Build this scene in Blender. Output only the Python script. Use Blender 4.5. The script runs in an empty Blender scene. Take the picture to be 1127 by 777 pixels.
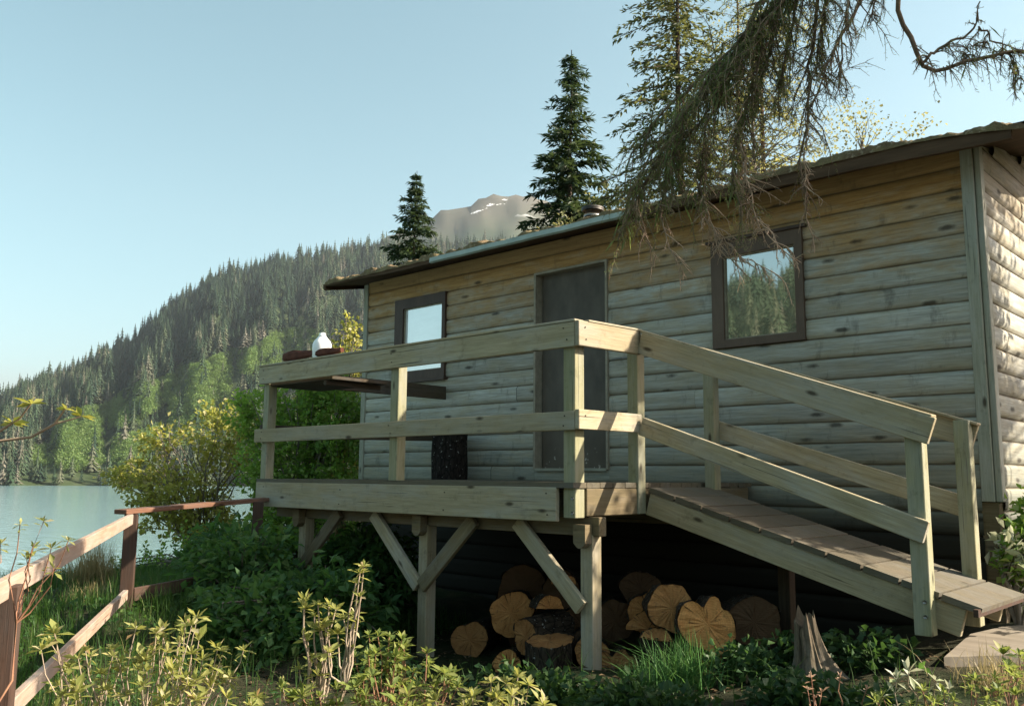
import bpy, math, random
import numpy as np
from mathutils import Vector, Matrix
from mathutils import noise as mnoise

random.seed(7)
RNG = np.random.default_rng(7)
scene = bpy.context.scene
col = scene.collection
rad = math.radians

# ------------------------------------------------------------------ scene helpers
def tag(o, label=None, cat=None, group=None, kind=None):
    if label: o['label'] = label
    if cat: o['category'] = cat
    if group: o['group'] = group
    if kind: o['kind'] = kind
    return o

def thing(name, loc, label, cat, group=None, rotz=0.0):
    o = bpy.data.objects.new(name, None)
    col.objects.link(o)
    o.location = loc
    o.rotation_euler = (0, 0, rotz)
    o.empty_display_size = 0.2
    return tag(o, label, cat, group)

def link(name, me, mat, parent=None, M=None):
    o = bpy.data.objects.new(name, me)
    col.objects.link(o)
    if mat is not None:
        me.materials.clear()
        for m in (mat if isinstance(mat, (list, tuple)) else [mat]):
            me.materials.append(m)
    M = M or Matrix.Identity(4)
    if parent is not None:
        o.parent = parent
        P = parent_world(parent)
        o.matrix_basis = P.inverted() @ M
    else:
        o.matrix_basis = M
    o['_w'] = [v for r in M for v in r]
    return o

def parent_world(p):
    if '_w' in p:
        w = list(p['_w'])
        return Matrix([w[0:4], w[4:8], w[8:12], w[12:16]])
    return Matrix.Translation(p.location) @ p.rotation_euler.to_matrix().to_4x4()

class Buf:
    """collects verts/faces for ONE mesh"""
    def __init__(s): s.v = []; s.f = []; s.n = 0; s.smooth = []
    def add(s, verts, faces, smooth=False):
        n = s.n
        s.v.extend([tuple(map(float, p)) for p in verts])
        s.f.extend([tuple(i + n for i in f) for f in faces])
        s.smooth.extend([smooth] * len(faces))
        s.n += len(verts)
    def box(s, a, b):
        (x0, y0, z0), (x1, y1, z1) = a, b
        s.add([(x0,y0,z0),(x1,y0,z0),(x1,y1,z0),(x0,y1,z0),(x0,y0,z1),(x1,y0,z1),(x1,y1,z1),(x0,y1,z1)],
              [(0,3,2,1),(4,5,6,7),(0,1,5,4),(1,2,6,5),(2,3,7,6),(3,0,4,7)])
    def tube(s, pts, radii, sides=8, cap=True):
        pts = [Vector(p) for p in pts]
        rings = []
        up = Vector((0.13, 0.21, 1)).normalized()
        for i, p in enumerate(pts):
            t = (pts[min(i+1, len(pts)-1)] - pts[max(i-1, 0)])
            if t.length < 1e-9: t = Vector((0,0,1))
            t.normalize()
            a = t.cross(up)
            if a.length < 1e-3: a = t.cross(Vector((1,0,0)))
            a.normalize(); b = a.cross(t)
            r = radii[i] if hasattr(radii, '__len__') else radii
            rings.append([p + a*(math.cos(2*math.pi*k/sides)*r) + b*(math.sin(2*math.pi*k/sides)*r) for k in range(sides)])
        v = [q for r in rings for q in r]
        f = []
        for i in range(len(pts)-1):
            for k in range(sides):
                k2 = (k+1) % sides
                f.append((i*sides+k, i*sides+k2, (i+1)*sides+k2, (i+1)*sides+k))
        if cap:
            f.append(tuple(range(sides)))
            f.append(tuple(reversed(range((len(pts)-1)*sides, len(pts)*sides))))
        s.add(v, f, True)
    def mesh(s, name):
        me = bpy.data.meshes.new(name)
        me.from_pydata(s.v, [], s.f)
        me.polygons.foreach_set('use_smooth', s.smooth)
        me.validate(); me.update()
        return me
    def build(s, name, mat, parent=None, M=None):
        return link(name, s.mesh(name), mat, parent, M)

def np_mesh(name, V, F, smooth=False):
    """V (n,3), F (m,k) all same size"""
    me = bpy.data.meshes.new(name)
    V = np.ascontiguousarray(V, dtype=np.float32); F = np.ascontiguousarray(F, dtype=np.int32)
    k = F.shape[1]
    me.vertices.add(len(V)); me.vertices.foreach_set('co', V.ravel())
    me.loops.add(F.size); me.loops.foreach_set('vertex_index', F.ravel())
    me.polygons.add(len(F))
    me.polygons.foreach_set('loop_start', np.arange(0, F.size, k, dtype=np.int32))
    me.polygons.foreach_set('loop_total', np.full(len(F), k, dtype=np.int32))
    if smooth: me.polygons.foreach_set('use_smooth', np.ones(len(F), dtype=bool))
    me.update(calc_edges=True)
    return me

def bevel_box_mesh(name, L, W, H, b=0.004):
    import bmesh
    bm = bmesh.new()
    bmesh.ops.create_cube(bm, size=1.0)
    for v in bm.verts: v.co = Vector((v.co.x*L, v.co.y*W, v.co.z*H))
    bmesh.ops.bevel(bm, geom=list(bm.edges), offset=b, segments=1, affect='EDGES')
    me = bpy.data.meshes.new(name); bm.to_mesh(me); bm.free()
    return me

def board(name, p0, p1, w, h, mat, parent=None, up=(0,0,1), b=0.004):
    """a straight timber from p0 to p1 (centre line), w across, h along 'up'"""
    p0 = Vector(p0); p1 = Vector(p1)
    x = (p1-p0); L = x.length; x.normalize()
    y = Vector(up).cross(x).normalized(); z = x.cross(y)
    M = Matrix((x, y, z)).transposed().to_4x4(); M.translation = (p0+p1)/2
    return link(name, bevel_box_mesh(name, L, w, h, b), mat, parent, M)

def norm(a): return a / np.maximum(np.linalg.norm(a, axis=-1, keepdims=True), 1e-9)

def leaf_mesh(name, B, D, L, W, up=None, fold=0.25, wide=0.5):
    """B base points, D unit directions, L lengths, W widths -> folded diamond leaves (two tris each)"""
    n = len(B)
    B = np.asarray(B, float); D = norm(np.asarray(D, float))
    L = np.broadcast_to(L, (n,))[:, None]; W = np.broadcast_to(W, (n,))[:, None]
    if up is None: up = RNG.normal(0, .6, (n, 3)) + [0, 0, 1.]
    S = norm(np.cross(D, up)); N = np.cross(S, D)
    mid = B + D*L*wide
    V = np.empty((n, 4, 3))
    V[:, 0] = B; V[:, 1] = mid + S*W*.5 + N*W*fold; V[:, 2] = B + D*L; V[:, 3] = mid - S*W*.5 + N*W*fold
    i = np.arange(n)[:, None]*4
    F = np.concatenate([i + [0, 1, 2], i + [0, 2, 3]], axis=0)
    return np_mesh(name, V.reshape(-1, 3), F)

# ------------------------------------------------------------------ material helpers
class NT:
    def __init__(s, name):
        s.m = bpy.data.materials.new(name); s.m.use_nodes = True
        s.t = s.m.node_tree; s.t.nodes.clear()
        s.out = s.n('ShaderNodeOutputMaterial')
    def n(s, typ, **kw):
        nd = s.t.nodes.new(typ)
        for k, v in kw.items():
            if k == 'inp':
                for kk, vv in v.items():
                    if isinstance(vv, bpy.types.NodeSocket): s.t.links.new(vv, nd.inputs[kk])
                    else: nd.inputs[kk].default_value = vv
            else: setattr(nd, k, v)
        return nd
    def link(s, a, b): s.t.links.new(a, b)
    def coord(s, which='Object'): return s.n('ShaderNodeTexCoord').outputs[which]
    def geo(s, which): return s.n('ShaderNodeNewGeometry').outputs[which]
    def mapping(s, v, scale=(1,1,1), loc=(0,0,0)):
        return s.n('ShaderNodeMapping', inp={'Vector': v, 'Scale': scale, 'Location': loc}).outputs[0]
    def noise(s, v, scale, detail=6, rough=.6, dist=0.0):
        return s.n('ShaderNodeTexNoise', inp={'Vector': v, 'Scale': scale, 'Detail': detail, 'Roughness': rough, 'Distortion': dist}).outputs['Fac']
    def ramp(s, fac, stops):
        r = s.n('ShaderNodeValToRGB', inp={'Fac': fac})
        e = r.color_ramp.elements
        while len(e) < len(stops): e.new(.5)
        for k, (p, c) in zip(e, stops):
            k.position = p; k.color = (c, c, c, 1) if isinstance(c, (int, float)) else (*c, 1)
        return r.outputs[0]
    def mix(s, fac, a, b, mode='MIX'):
        m = s.n('ShaderNodeMix', data_type='RGBA', blend_type=mode)
        for idx, v in ((0, fac), (6, a), (7, b)):
            if isinstance(v, bpy.types.NodeSocket): s.t.links.new(v, m.inputs[idx])
            elif idx == 0: m.inputs[0].default_value = v
            else: m.inputs[idx].default_value = (*v, 1) if len(v) == 3 else v
        return m.outputs[2]
    def math(s, op, a, b=0.0, clamp=False):
        m = s.n('ShaderNodeMath', operation=op, use_clamp=clamp)
        for i, v in ((0, a), (1, b)):
            if isinstance(v, bpy.types.NodeSocket): s.t.links.new(v, m.inputs[i])
            else: m.inputs[i].default_value = v
        return m.outputs[0]
    def bump(s, h, strength=.3, dist=.01):
        return s.n('ShaderNodeBump', inp={'Height': h, 'Strength': strength, 'Distance': dist}).outputs[0]
    def bsdf(s, color, rough=.8, normal=None, spec=.3, metal=0.0):
        b = s.n('ShaderNodeBsdfPrincipled')
        for k, v in (('Base Color', color), ('Roughness', rough), ('Metallic', metal), ('Specular IOR Level', spec)):
            if isinstance(v, bpy.types.NodeSocket): s.t.links.new(v, b.inputs[k])
            elif k == 'Base Color': b.inputs[k].default_value = (*v, 1)
            else: b.inputs[k].default_value = v
        if normal is not None: s.t.links.new(normal, b.inputs['Normal'])
        return b.outputs[0]
    def done(s, sh): s.t.links.new(sh, s.out.inputs[0]); return s.m

def comb(t, x, y, z): return t.n('ShaderNodeCombineXYZ', inp={0: x, 1: y, 2: z}).outputs[0]

def m_timber(name, light, dark, green=(.16,.19,.07), green_amt=.35, knots=True, isl=False):
    """weathered sawn timber, grain along local X"""
    t = NT(name)
    oc = t.coord('Object')
    rnd = t.n('ShaderNodeObjectInfo').outputs['Random']
    off = comb(t, t.math('MULTIPLY', rnd, 37.0), t.math('MULTIPLY', rnd, 91.0), t.math('MULTIPLY', rnd, 53.0))
    v = t.n('ShaderNodeVectorMath', operation='ADD', inp={0: oc, 1: off}).outputs[0]
    grain = t.noise(t.mapping(v, (1.3, 26, 26)), 2.2, 8, .65, .4)
    fine = t.noise(t.mapping(v, (4, 150, 150)), 2.0, 3, .6)
    blotch = t.noise(t.mapping(v, (1, 2.2, 2.2)), 3.1, 6, .65)
    c = t.mix(t.ramp(grain, [(.32, 0.0), (.68, 1.0)]), dark, light)
    c = t.mix(t.ramp(blotch, [(.38, .0), (.7, green_amt)]), c, green)
    c = t.mix(t.ramp(fine, [(.3, .35), (.55, 0.0)]), c, tuple(x*.45 for x in dark))
    crk = t.noise(t.mapping(v, (1.1, 55, 55)), 1.0, 4, .55, .2)
    c = t.mix(t.ramp(crk, [(.30, .85), (.345, 0.0)]), c, tuple(x*.18 for x in dark))
    grey = t.noise(t.mapping(v, (.8, 3, 3)), 1.7, 6, .7)
    c = t.mix(t.ramp(grey, [(.45, 0.0), (.68, .55)]), c, tuple(sum(light)/3*k for k in (.98, 1.0, .95)))
    dirt = t.noise(v, 9.0, 8, .7)
    c = t.mix(t.ramp(dirt, [(.56, 0.0), (.74, .55)]), c, tuple(x*.3 for x in dark))
    c = t.mix(t.math('MULTIPLY', rnd, .35), c, tuple(x*.62 for x in dark))
    if isl: c = t.mix(t.math('MULTIPLY', t.geo('Random Per Island'), .6), c, tuple(x*.6 for x in dark))
    if knots:
        vo = t.n('ShaderNodeTexVoronoi', inp={'Vector': t.mapping(v, (3.2, 9, 9)), 'Scale': 1.0, 'Randomness': 1.0})
        present = t.ramp(t.n('ShaderNodeSeparateColor', inp={0: vo.outputs['Color']}).outputs[0], [(.52, 0.0), (.55, 1.0)])
        k = t.math('MULTIPLY', t.ramp(vo.outputs['Distance'], [(.07, 1.0), (.17, 0.0)]), present)
        c = t.mix(t.math('MULTIPLY', k, .85), c, (.035, .024, .014))
    h = t.math('ADD', t.math('MULTIPLY', grain, .6), t.math('MULTIPLY', fine, .4))
    return t.done(t.bsdf(c, .82, t.bump(h, .45, .006), .2))

def m_siding(name, warm_amt=1.0):
    """log siding: grey and silvery below, warm orange brown under the eave where rain never reaches"""
    t = NT(name)
    pos = t.coord('Object')
    isl = t.geo('Random Per Island')
    sep = t.n('ShaderNodeSeparateXYZ', inp={0: pos})
    along = t.math('ADD', sep.outputs[0], sep.outputs[1])
    v = comb(t, t.math('ADD', along, t.math('MULTIPLY', isl, 40.0)), t.math('MULTIPLY', isl, 77.0), sep.outputs[2])
    grain = t.noise(t.mapping(v, (1.1, 1, 24)), 2.0, 8, .65, .5)
    fine = t.noise(t.mapping(v, (5, 1, 130)), 1.6, 3, .6)
    blot = t.noise(t.mapping(v, (1.6, 1, 5)), 1.7, 6, .65)
    grey = t.mix(t.ramp(grain, [(.3, 0.0), (.7, 1.0)]), (.285,.285,.25), (.575,.57,.51))
    grey = t.mix(t.ramp(blot, [(.38, 0.0), (.68, .7)]), grey, (.40, .345, .22))
    warm = t.mix(t.ramp(grain, [(.3, 0.0), (.7, 1.0)]), (.30, .165, .058), (.54, .325, .135))
    hz = t.math('ADD', sep.outputs[2], t.math('MULTIPLY', t.math('SUBTRACT', blot, .5), 1.3))
    hz = t.math('ADD', hz, t.math('MULTIPLY', t.math('SUBTRACT', isl, .5), .20))
    f = t.n('ShaderNodeMapRange', inp={0: hz, 1: 1.50, 2: 2.15}).outputs[0]
    c = t.mix(t.math('MULTIPLY', f, warm_amt), grey, warm)
    c = t.mix(t.math('MULTIPLY', isl, .34), c, (.13, .11, .08))
    c = t.mix(t.ramp(fine, [(.3, .3), (.52, 0.0)]), c, (.07, .06, .045))
    # green tinge near the deck line and low down
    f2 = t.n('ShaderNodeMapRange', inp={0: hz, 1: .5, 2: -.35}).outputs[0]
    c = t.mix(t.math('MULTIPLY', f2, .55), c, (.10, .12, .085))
    # knots with a dark stain trail
    vo = t.n('ShaderNodeTexVoronoi', inp={'Vector': t.mapping(v, (3.0, 1, 9.5)), 'Scale': 1.0})
    pr = t.ramp(t.n('ShaderNodeSeparateColor', inp={0: vo.outputs['Color']}).outputs[0], [(.62, 0.0), (.64, 1.0)])
    wob = t.math('ADD', vo.outputs['Distance'], t.math('MULTIPLY', t.math('SUBTRACT', t.noise(v, 24, 3), .5), .16))
    k = t.math('MULTIPLY', t.ramp(wob, [(.10, 1.0), (.24, 0.0)]), pr)
    c = t.mix(t.math('MULTIPLY', k, .8), c, (.035, .028, .022))
    stain = t.noise(t.mapping(v, (3.4, 1, 1.3)), 2.2, 5, .7)
    c = t.mix(t.ramp(stain, [(.58, 0.0), (.73, .5)]), c, (.06, .052, .04))
    zf = t.math('FRACT', t.math('DIVIDE', t.math('SUBTRACT', sep.outputs[2], 1.765-17.0), .17))
    gz = t.math('ABSOLUTE', t.math('SUBTRACT', zf, .5))
    c = t.mix(t.ramp(t.math('ADD', gz, t.math('MULTIPLY', t.math('SUBTRACT', blot, .5), .10)), [(.43, 0.0), (.5, .85)]), c, (.10, .075, .045))
    low_shade = t.n('ShaderNodeMapRange', inp={0: sep.outputs[2], 1: -.12, 2: -.45}).outputs[0]
    c = t.mix(t.math('MULTIPLY', low_shade, .96), c, (.016, .014, .010))  # under-deck shade put into the colour of the lowest boards
    h = t.math('ADD', t.math('MULTIPLY', grain, .6), t.math('MULTIPLY', fine, .4))
    return t.done(t.bsdf(c, .85, t.bump(h, .35, .006), .15))

def m_plain(name, c1, c2, scale=6, rough=.7, spec=.3, metal=0.0, bump=.15, stretch=(1,1,1)):
    t = NT(name)
    v = t.mapping(t.coord('Object'), stretch)
    a = t.noise(v, scale, 8, .65)
    c = t.mix(t.ramp(a, [(.3, 0.0), (.7, 1.0)]), c1, c2)
    return t.done(t.bsdf(c, rough, t.bump(t.noise(v, scale*5, 6), bump, .01), spec, metal))

def m_leaf(name, cols, trans, tr=.45, rough=.5, spec=.25, objrand=False):
    """cols: list of (pos, colour) by random leaf; trans: colour seen through the leaf against the light"""
    t = NT(name)
    r = t.geo('Random Per Island')
    c = t.ramp(r, cols)
    big = t.noise(t.coord('Object'), 1.6, 3)
    c = t.mix(t.ramp(big, [(.35, .45), (.6, 0.0)]), c, tuple(x*.5 for x in cols[0][1]))
    b = t.bsdf(c, rough, None, spec)
    tl = t.n('ShaderNodeBsdfTranslucent', inp={'Color': t.mix(r, trans, tuple(x*.6 for x in trans))}).outputs[0]
    m = t.n('ShaderNodeMixShader', inp={0: tr, 1: b, 2: tl}).outputs[0]
    return t.done(m)

def m_bark(name, dark, light, specks=True):
    t = NT(name)
    v = t.coord('Object')
    n1 = t.noise(t.mapping(v, (6, 20, 20)), 1.6, 8, .7, .3)
    vo = t.n('ShaderNodeTexVoronoi', feature='DISTANCE_TO_EDGE', inp={'Vector': t.mapping(v, (9, 26, 26)), 'Scale': 1.0})
    c = t.mix(t.ramp(n1, [(.35, 0.0), (.7, 1.0)]), dark, light)
    c = t.mix(t.ramp(vo.outputs['Distance'], [(.02, .8), (.12, 0.0)]), c, tuple(x*.35 for x in dark))
    if specks:
        sp = t.noise(v, 38, 2, .5)
        c = t.mix(t.ramp(sp, [(.68, 0.0), (.72, .8)]), c, (.45, .46, .42))
    return t.done(t.bsdf(c, .9, t.bump(n1, .9, .03), .15))

def m_cut(name, c1=(.44,.22,.085), c2=(.22,.095,.035)):
    """sawn log end: rings round local X, cracks, dirt"""
    t = NT(name)
    oc = t.coord('Object')
    rnd = t.n('ShaderNodeObjectInfo').outputs['Random']
    v = t.mapping(oc, (0.2, 1, 1))
    s = t.n('ShaderNodeSeparateXYZ', inp={0: v})
    wob = t.noise(v, 7, 4)
    d = t.math('SQRT', t.math('ADD', t.math('MULTIPLY', s.outputs[1], s.outputs[1]), t.math('MULTIPLY', s.outputs[2], s.outputs[2])))
    ring = t.math('SINE', t.math('ADD', t.math('MULTIPLY', d, 420.0), t.math('MULTIPLY', wob, 9.0)))
    rn = t.ramp(t.math('MULTIPLY', t.math('ADD', ring, 1.0), .5), [(.0, 0.0), (1.0, 1.0)])
    blot = t.noise(v, 8, 8, .75)
    c = t.mix(t.ramp(blot, [(.3, 0.0), (.7, 1.0)]), c2, c1)
    c = t.mix(t.math('MULTIPLY', rn, .16), c, tuple(x*.55 for x in c2))
    ang = t.math('ARCTAN2', s.outputs[1], s.outputs[2])
    cr = t.noise(comb(t, t.math('MULTIPLY', ang, 3.0), t.math('MULTIPLY', d, 3.0), t.math('MULTIPLY', rnd, 50.0)), 2.4, 3)
    c = t.mix(t.ramp(cr, [(.33, .9), (.40, 0.0)]), c, (.035, .018, .008))
    edge = t.noise(v, 30, 4)
    c = t.mix(t.ramp(edge, [(.58, 0.0), (.72, .6)]), c, (.08, .04, .02))
    c = t.mix(t.math('MULTIPLY', rnd, .6), c, (.16, .085, .04))
    return t.done(t.bsdf(c, .85, t.bump(t.math('ADD', blot, t.math('MULTIPLY', t.noise(t.mapping(oc, (1, 3, 60)), 3, 4), .6)), .8, .02), .15))

MT = m_timber('deck_timber', (.49,.41,.27), (.30,.24,.145), green=(.24,.225,.12), green_amt=.3)
MTG = m_timber('green_post_timber', (.40,.37,.24), (.255,.235,.135), green=(.20,.225,.105), green_amt=.5)
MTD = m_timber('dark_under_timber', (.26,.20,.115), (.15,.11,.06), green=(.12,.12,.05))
MDKB = m_timber('dark_timber', (.10,.075,.05), (.055,.04,.027), green=(.06,.06,.03))  # much darker brown than the deck timber
MPL = m_timber('ramp_plank_timber', (.20,.165,.115), (.11,.09,.06), green=(.12,.12,.07), isl=True)
MRED = m_timber('red_brown_stained_timber', (.105,.056,.038), (.06,.034,.024), green=(.075,.055,.03), green_amt=.3)
MRED2 = m_timber('brown_rail_timber', (.27,.135,.085), (.16,.075,.045), green=(.12,.09,.05), green_amt=.3)
MREDL = m_timber('sunlit_faded_red_timber', (.50,.365,.27), (.32,.205,.14), green=(.18,.14,.09), green_amt=.3)  # faded wood, with the sunlight on these fence boards put into the colour
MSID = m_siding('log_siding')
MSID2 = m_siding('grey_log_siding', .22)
MTRIM = m_timber('grey_corner_trim', (.46,.45,.37), (.30,.29,.22), green=(.28,.28,.17))
MFR = m_plain('dark_brown_window_frame', (.045,.026,.018), (.085,.052,.036), 9, .55, .3, stretch=(1,1,.25))
MFR2 = m_plain('brown_window_frame', (.085,.055,.038), (.135,.09,.062), 9, .6, .3, stretch=(1,1,.25))
MJAMB = m_plain('weathered_jamb', (.22,.19,.14), (.34,.30,.23), 14, .8, .2)
MDARK = m_plain('dark_interior', (.008,.008,.008), (.015,.014,.013), 3, .9, .05)
MFASC = m_plain('dark_eave_board', (.05,.030,.018), (.115,.07,.042), 7, .85, .15, stretch=(.25,1,2))
MGUT = m_plain('grey_green_drip_edge', (.24,.29,.26), (.36,.41,.37), 5, .55, .4)
MMET = m_plain('dull_metal', (.20,.20,.19), (.32,.31,.29), 20, .45, .5, .8)
MNAIL = m_plain('rusty_nail', (.03,.022,.018), (.07,.045,.03), 20, .6, .3, .5)
MPIPE = m_plain('dark_stove_pipe', (.03,.03,.03), (.09,.075,.06), 14, .5, .4, .6)
MWHITE = m_plain('white_plastic', (.82,.82,.79), (.88,.88,.86), 4, .35, .4, bump=.03)
MSCRAP = m_plain('red_brown_wood_chunk', (.06,.02,.012), (.13,.045,.028), 14, .85, .2, bump=.6)
MBARK = m_bark('log_bark', (.035,.026,.019), (.10,.075,.052))
MBARK2 = m_bark('tree_bark', (.06,.045,.034), (.16,.12,.09), False)
MREDB = m_bark('red_tree_bark', (.10,.055,.035), (.22,.12,.075), False)
MCUT = m_cut('cut_log_end', (.82,.41,.145), (.44,.175,.05))
MCUTD = m_cut('dim_cut_log_end', (.10,.06,.035), (.06,.035,.02))  # same sawn wood, with the shade of the pile put into its colour
MBARKD = m_bark('black_bark', (.012,.010,.009), (.04,.032,.025))
MSPLIT = m_timber('split_log_wood', (.44,.24,.11), (.26,.12,.05), green=(.2,.1,.05), knots=False)
MSTUMP = m_timber('weathered_stump_wood', (.22,.17,.115), (.07,.05,.032), green=(.10,.09,.045), knots=False)
MSTONE = m_plain('path_board', (.17,.145,.11), (.27,.23,.18), 5, .85, .2, stretch=(.4,2,1))
MTWIG = m_plain('pale_bush_stem', (.20,.145,.10), (.40,.32,.235), 12, .7, .2)
MREDTW = m_plain('reddish_twig', (.20,.09,.055), (.32,.17,.10), 12, .7, .2)
MDRYTW = m_plain('dry_bough_twig', (.22,.15,.10), (.46,.34,.23), 3, .8, .2)
MBOUGH = m_plain('bough_bark', (.10,.068,.048), (.27,.185,.125), 30, .9, .15, bump=.6)
MALDB = m_plain('alder_bark', (.10,.085,.065), (.24,.20,.16), 12, .85, .2)

# door with flaking paint at its foot
t = NT('dark_door_panel')
pos = t.coord('Object'); s3 = t.n('ShaderNodeSeparateXYZ', inp={0: pos})
c = t.mix(t.ramp(t.noise(t.mapping(pos, (2,1,1)), 3, 7), [(.3, 0.0), (.7, 1.0)]), (.075,.064,.053), (.125,.107,.086))
low = t.n('ShaderNodeMapRange', inp={0: s3.outputs[2], 1: .9, 2: .05}).outputs[0]
c = t.mix(t.math('MULTIPLY', low, .5), c, (.12,.095,.065))
fl = t.noise(t.mapping(pos, (9, 1, 7)), 1.9, 5, .6)
flz = t.math('MULTIPLY', t.ramp(fl, [(.63, 0.0), (.66, 1.0)]), t.n('ShaderNodeMapRange', inp={0: s3.outputs[2], 1: .26, 2: .12}).outputs[0], True)
c = t.mix(flz, c, (.42,.38,.33))
MDOOR = t.done(t.bsdf(c, .65, t.bump(t.noise(pos, 40, 5), .12, .01), .25))

def m_glass(name, base, fac):
    t = NT(name)
    v = t.coord('Object')
    nb = t.bump(t.noise(v, 1.4, 1, .3), .02, .05)
    gl = t.n('ShaderNodeBsdfGlossy', inp={'Color': (.94,.95,.95,1), 'Roughness': .018, 'Normal': nb}).outputs[0]
    sm = t.noise(t.mapping(v, (1, 1, 3)), 3, 5)
    df = t.n('ShaderNodeBsdfDiffuse', inp={'Color': t.mix(sm, base, tuple(x*1.4 for x in base))}).outputs[0]
    return t.done(t.n('ShaderNodeMixShader', inp={0: fac, 1: df, 2: gl}).outputs[0])
MGLASS = m_glass('window_glass', (.21,.20,.125), .42)
MGLASS2 = m_glass('window_glass_with_painted_sky', (.74,.77,.76), .38)  # the sky's pale reflection is put into the pane's base colour

# roof: old mossy shingles with pale edges
t = NT('mossy_roof')
v = t.coord('Object')
a = t.noise(v, 5, 8, .7); b = t.noise(v, 22, 5, .7)
c = t.mix(t.ramp(a, [(.35, 0.0), (.65, 1.0)]), (.12,.075,.045), (.20,.16,.075))
c = t.mix(t.ramp(b, [(.55, 0.0), (.68, .7)]), c, (.42,.33,.22))
MROOF = t.done(t.bsdf(c, .9, t.bump(t.math('ADD', a, b), .8, .03), .15))

# ground, water, hills
t = NT('ground_soil')
v = t.coord('Object')
a = t.noise(v, .9, 8, .65); b = t.noise(v, 7, 8, .7)
c = t.mix(t.ramp(a, [(.38, 0.0), (.62, 1.0)]), (.030,.027,.017), (.03,.045,.016))
c = t.mix(t.ramp(b, [(.45, 0.0), (.7, .7)]), c, (.075,.06,.036))
MSOIL = t.done(t.bsdf(c, .95, t.bump(b, 1.0, .06), .1))

t = NT('lake_water')
v = t.coord('Object')
w1 = t.noise(t.mapping(v, (.5, 1.4, 1)), .9, 5, .55); w2 = t.noise(t.mapping(v, (.12, .25, 1)), .5, 3)
h = t.math('ADD', t.math('MULTIPLY', w1, .6), t.math('MULTIPLY', w2, .6))
band = t.noise(t.mapping(v, (.006, .02, 1)), 1.0, 4)
base = t.mix(band, (.20,.335,.36), (.28,.415,.44))
MWATER = t.done(t.bsdf(base, .10, t.bump(h, .6, .25), .6))

t = NT('hillside_ground')
v = t.coord('Object')
a = t.noise(v, .012, 6, .6); b = t.noise(v, .08, 6, .7)
c = t.mix(t.ramp(a, [(.4, 0.0), (.6, 1.0)]), (.025,.038,.02), (.05,.07,.03))
c = t.mix(t.ramp(b, [(.5, 0.0), (.7, .6)]), c, (.10,.105,.07))
MHILL = t.done(t.bsdf(c, .95, None, .05))

t = NT('bare_mountain')
v = t.coord('Object'); s3 = t.n('ShaderNodeSeparateXYZ', inp={0: v})
a = t.noise(v, .004, 8, .65); b = t.noise(t.mapping(v, (1,1,2.2)), .0065, 6, .65)
c = t.mix(t.ramp(a, [(.38, 0.0), (.62, 1.0)]), (.060,.078,.050), (.095,.092,.066))
alt = t.n('ShaderNodeMapRange', inp={0: s3.outputs[2], 1: 780.0, 2: 960.0}).outputs[0]
c = t.mix(t.math('MULTIPLY', alt, .7), c, (.13,.115,.10))
sn = t.math('MULTIPLY', t.ramp(b, [(.605, 0.0), (.62, 1.0)]), t.n('ShaderNodeMapRange', inp={0: s3.outputs[2], 1: 850.0, 2: 900.0}).outputs[0], True)
c = t.mix(sn, c, (.88,.87,.86))
MMOUNT = t.done(t.bsdf(c, .95, None, .05))

def m_forest(name, attr):
    t = NT(name)
    if attr: r = t.n('ShaderNodeAttribute', attribute_name='tint').outputs['Fac']
    else: r = t.n('ShaderNodeObjectInfo').outputs['Random']
    isl = t.geo('Random Per Island')
    c = t.ramp(r, [(0.0, (.018,.036,.026)), (.4, (.038,.066,.036)), (.66, (.070,.095,.050)), (.86, (.12,.125,.080)), (1.0, (.17,.155,.12))])
    c = t.mix(t.math('MULTIPLY', isl, .5), c, (.035,.05,.035))
    df = t.bsdf(c, .9, None, .05)
    return t.done(df)
MFOREST = m_forest('far_spruce', True)
MFOREST1 = m_forest('shore_spruce', False)
MALDERF = m_leaf('far_alder_thicket', [(0.0, (.11,.185,.05)), (.6, (.16,.245,.07)), (1.0, (.22,.29,.10))], (.24,.36,.08), .35)

ML_ALD_Y = m_leaf('sunlit_alder_leaf', [(0.0, (.16,.19,.04)), (.45, (.28,.29,.07)), (.8, (.44,.40,.13)), (1.0, (.75,.66,.36))], (.58,.55,.10), .5)
ML_ALD_P = m_leaf('pale_alder_leaf', [(0.0, (.14,.15,.05)), (.6, (.24,.22,.08)), (1.0, (.40,.36,.20))], (.50,.46,.16), .45)
ML_ALD_G = m_leaf('green_alder_leaf', [(0.0, (.10,.20,.04)), (.6, (.17,.30,.065)), (.85, (.30,.40,.11)), (1.0, (.62,.60,.26))], (.42,.62,.09), .5)
ML_DARK = m_leaf('dark_shrub_leaf', [(0.0, (.035,.09,.03)), (.6, (.065,.145,.045)), (.90, (.11,.20,.06)), (1.0, (.20,.28,.09))], (.18,.34,.06), .42)
ML_DEEP = m_leaf('deep_green_leaf', [(0.0, (.025,.06,.022)), (.6, (.045,.095,.03)), (1.0, (.09,.14,.045))], (.09,.18,.035), .3)
ML_ROSE = m_leaf('yellow_green_rosette_leaf', [(0.0, (.19,.22,.055)), (.5, (.30,.31,.10)), (.8, (.42,.40,.15)), (.90, (.50,.42,.18)), (.95, (.60,.54,.34)), (1.0, (.34,.16,.07))], (.58,.56,.13), .42, .55, .22)
ML_ROSEG = m_leaf('green_rosette_leaf', [(0.0, (.12,.175,.045)), (.6, (.22,.27,.075)), (.93, (.38,.38,.13)), (1.0, (.30,.15,.07))], (.42,.48,.10), .42, .55, .22)
ML_SPR = m_leaf('spruce_needle', [(0.0, (.020,.040,.022)), (.6, (.036,.062,.030)), (1.0, (.075,.10,.045))], (.09,.13,.035), .25)
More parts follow.
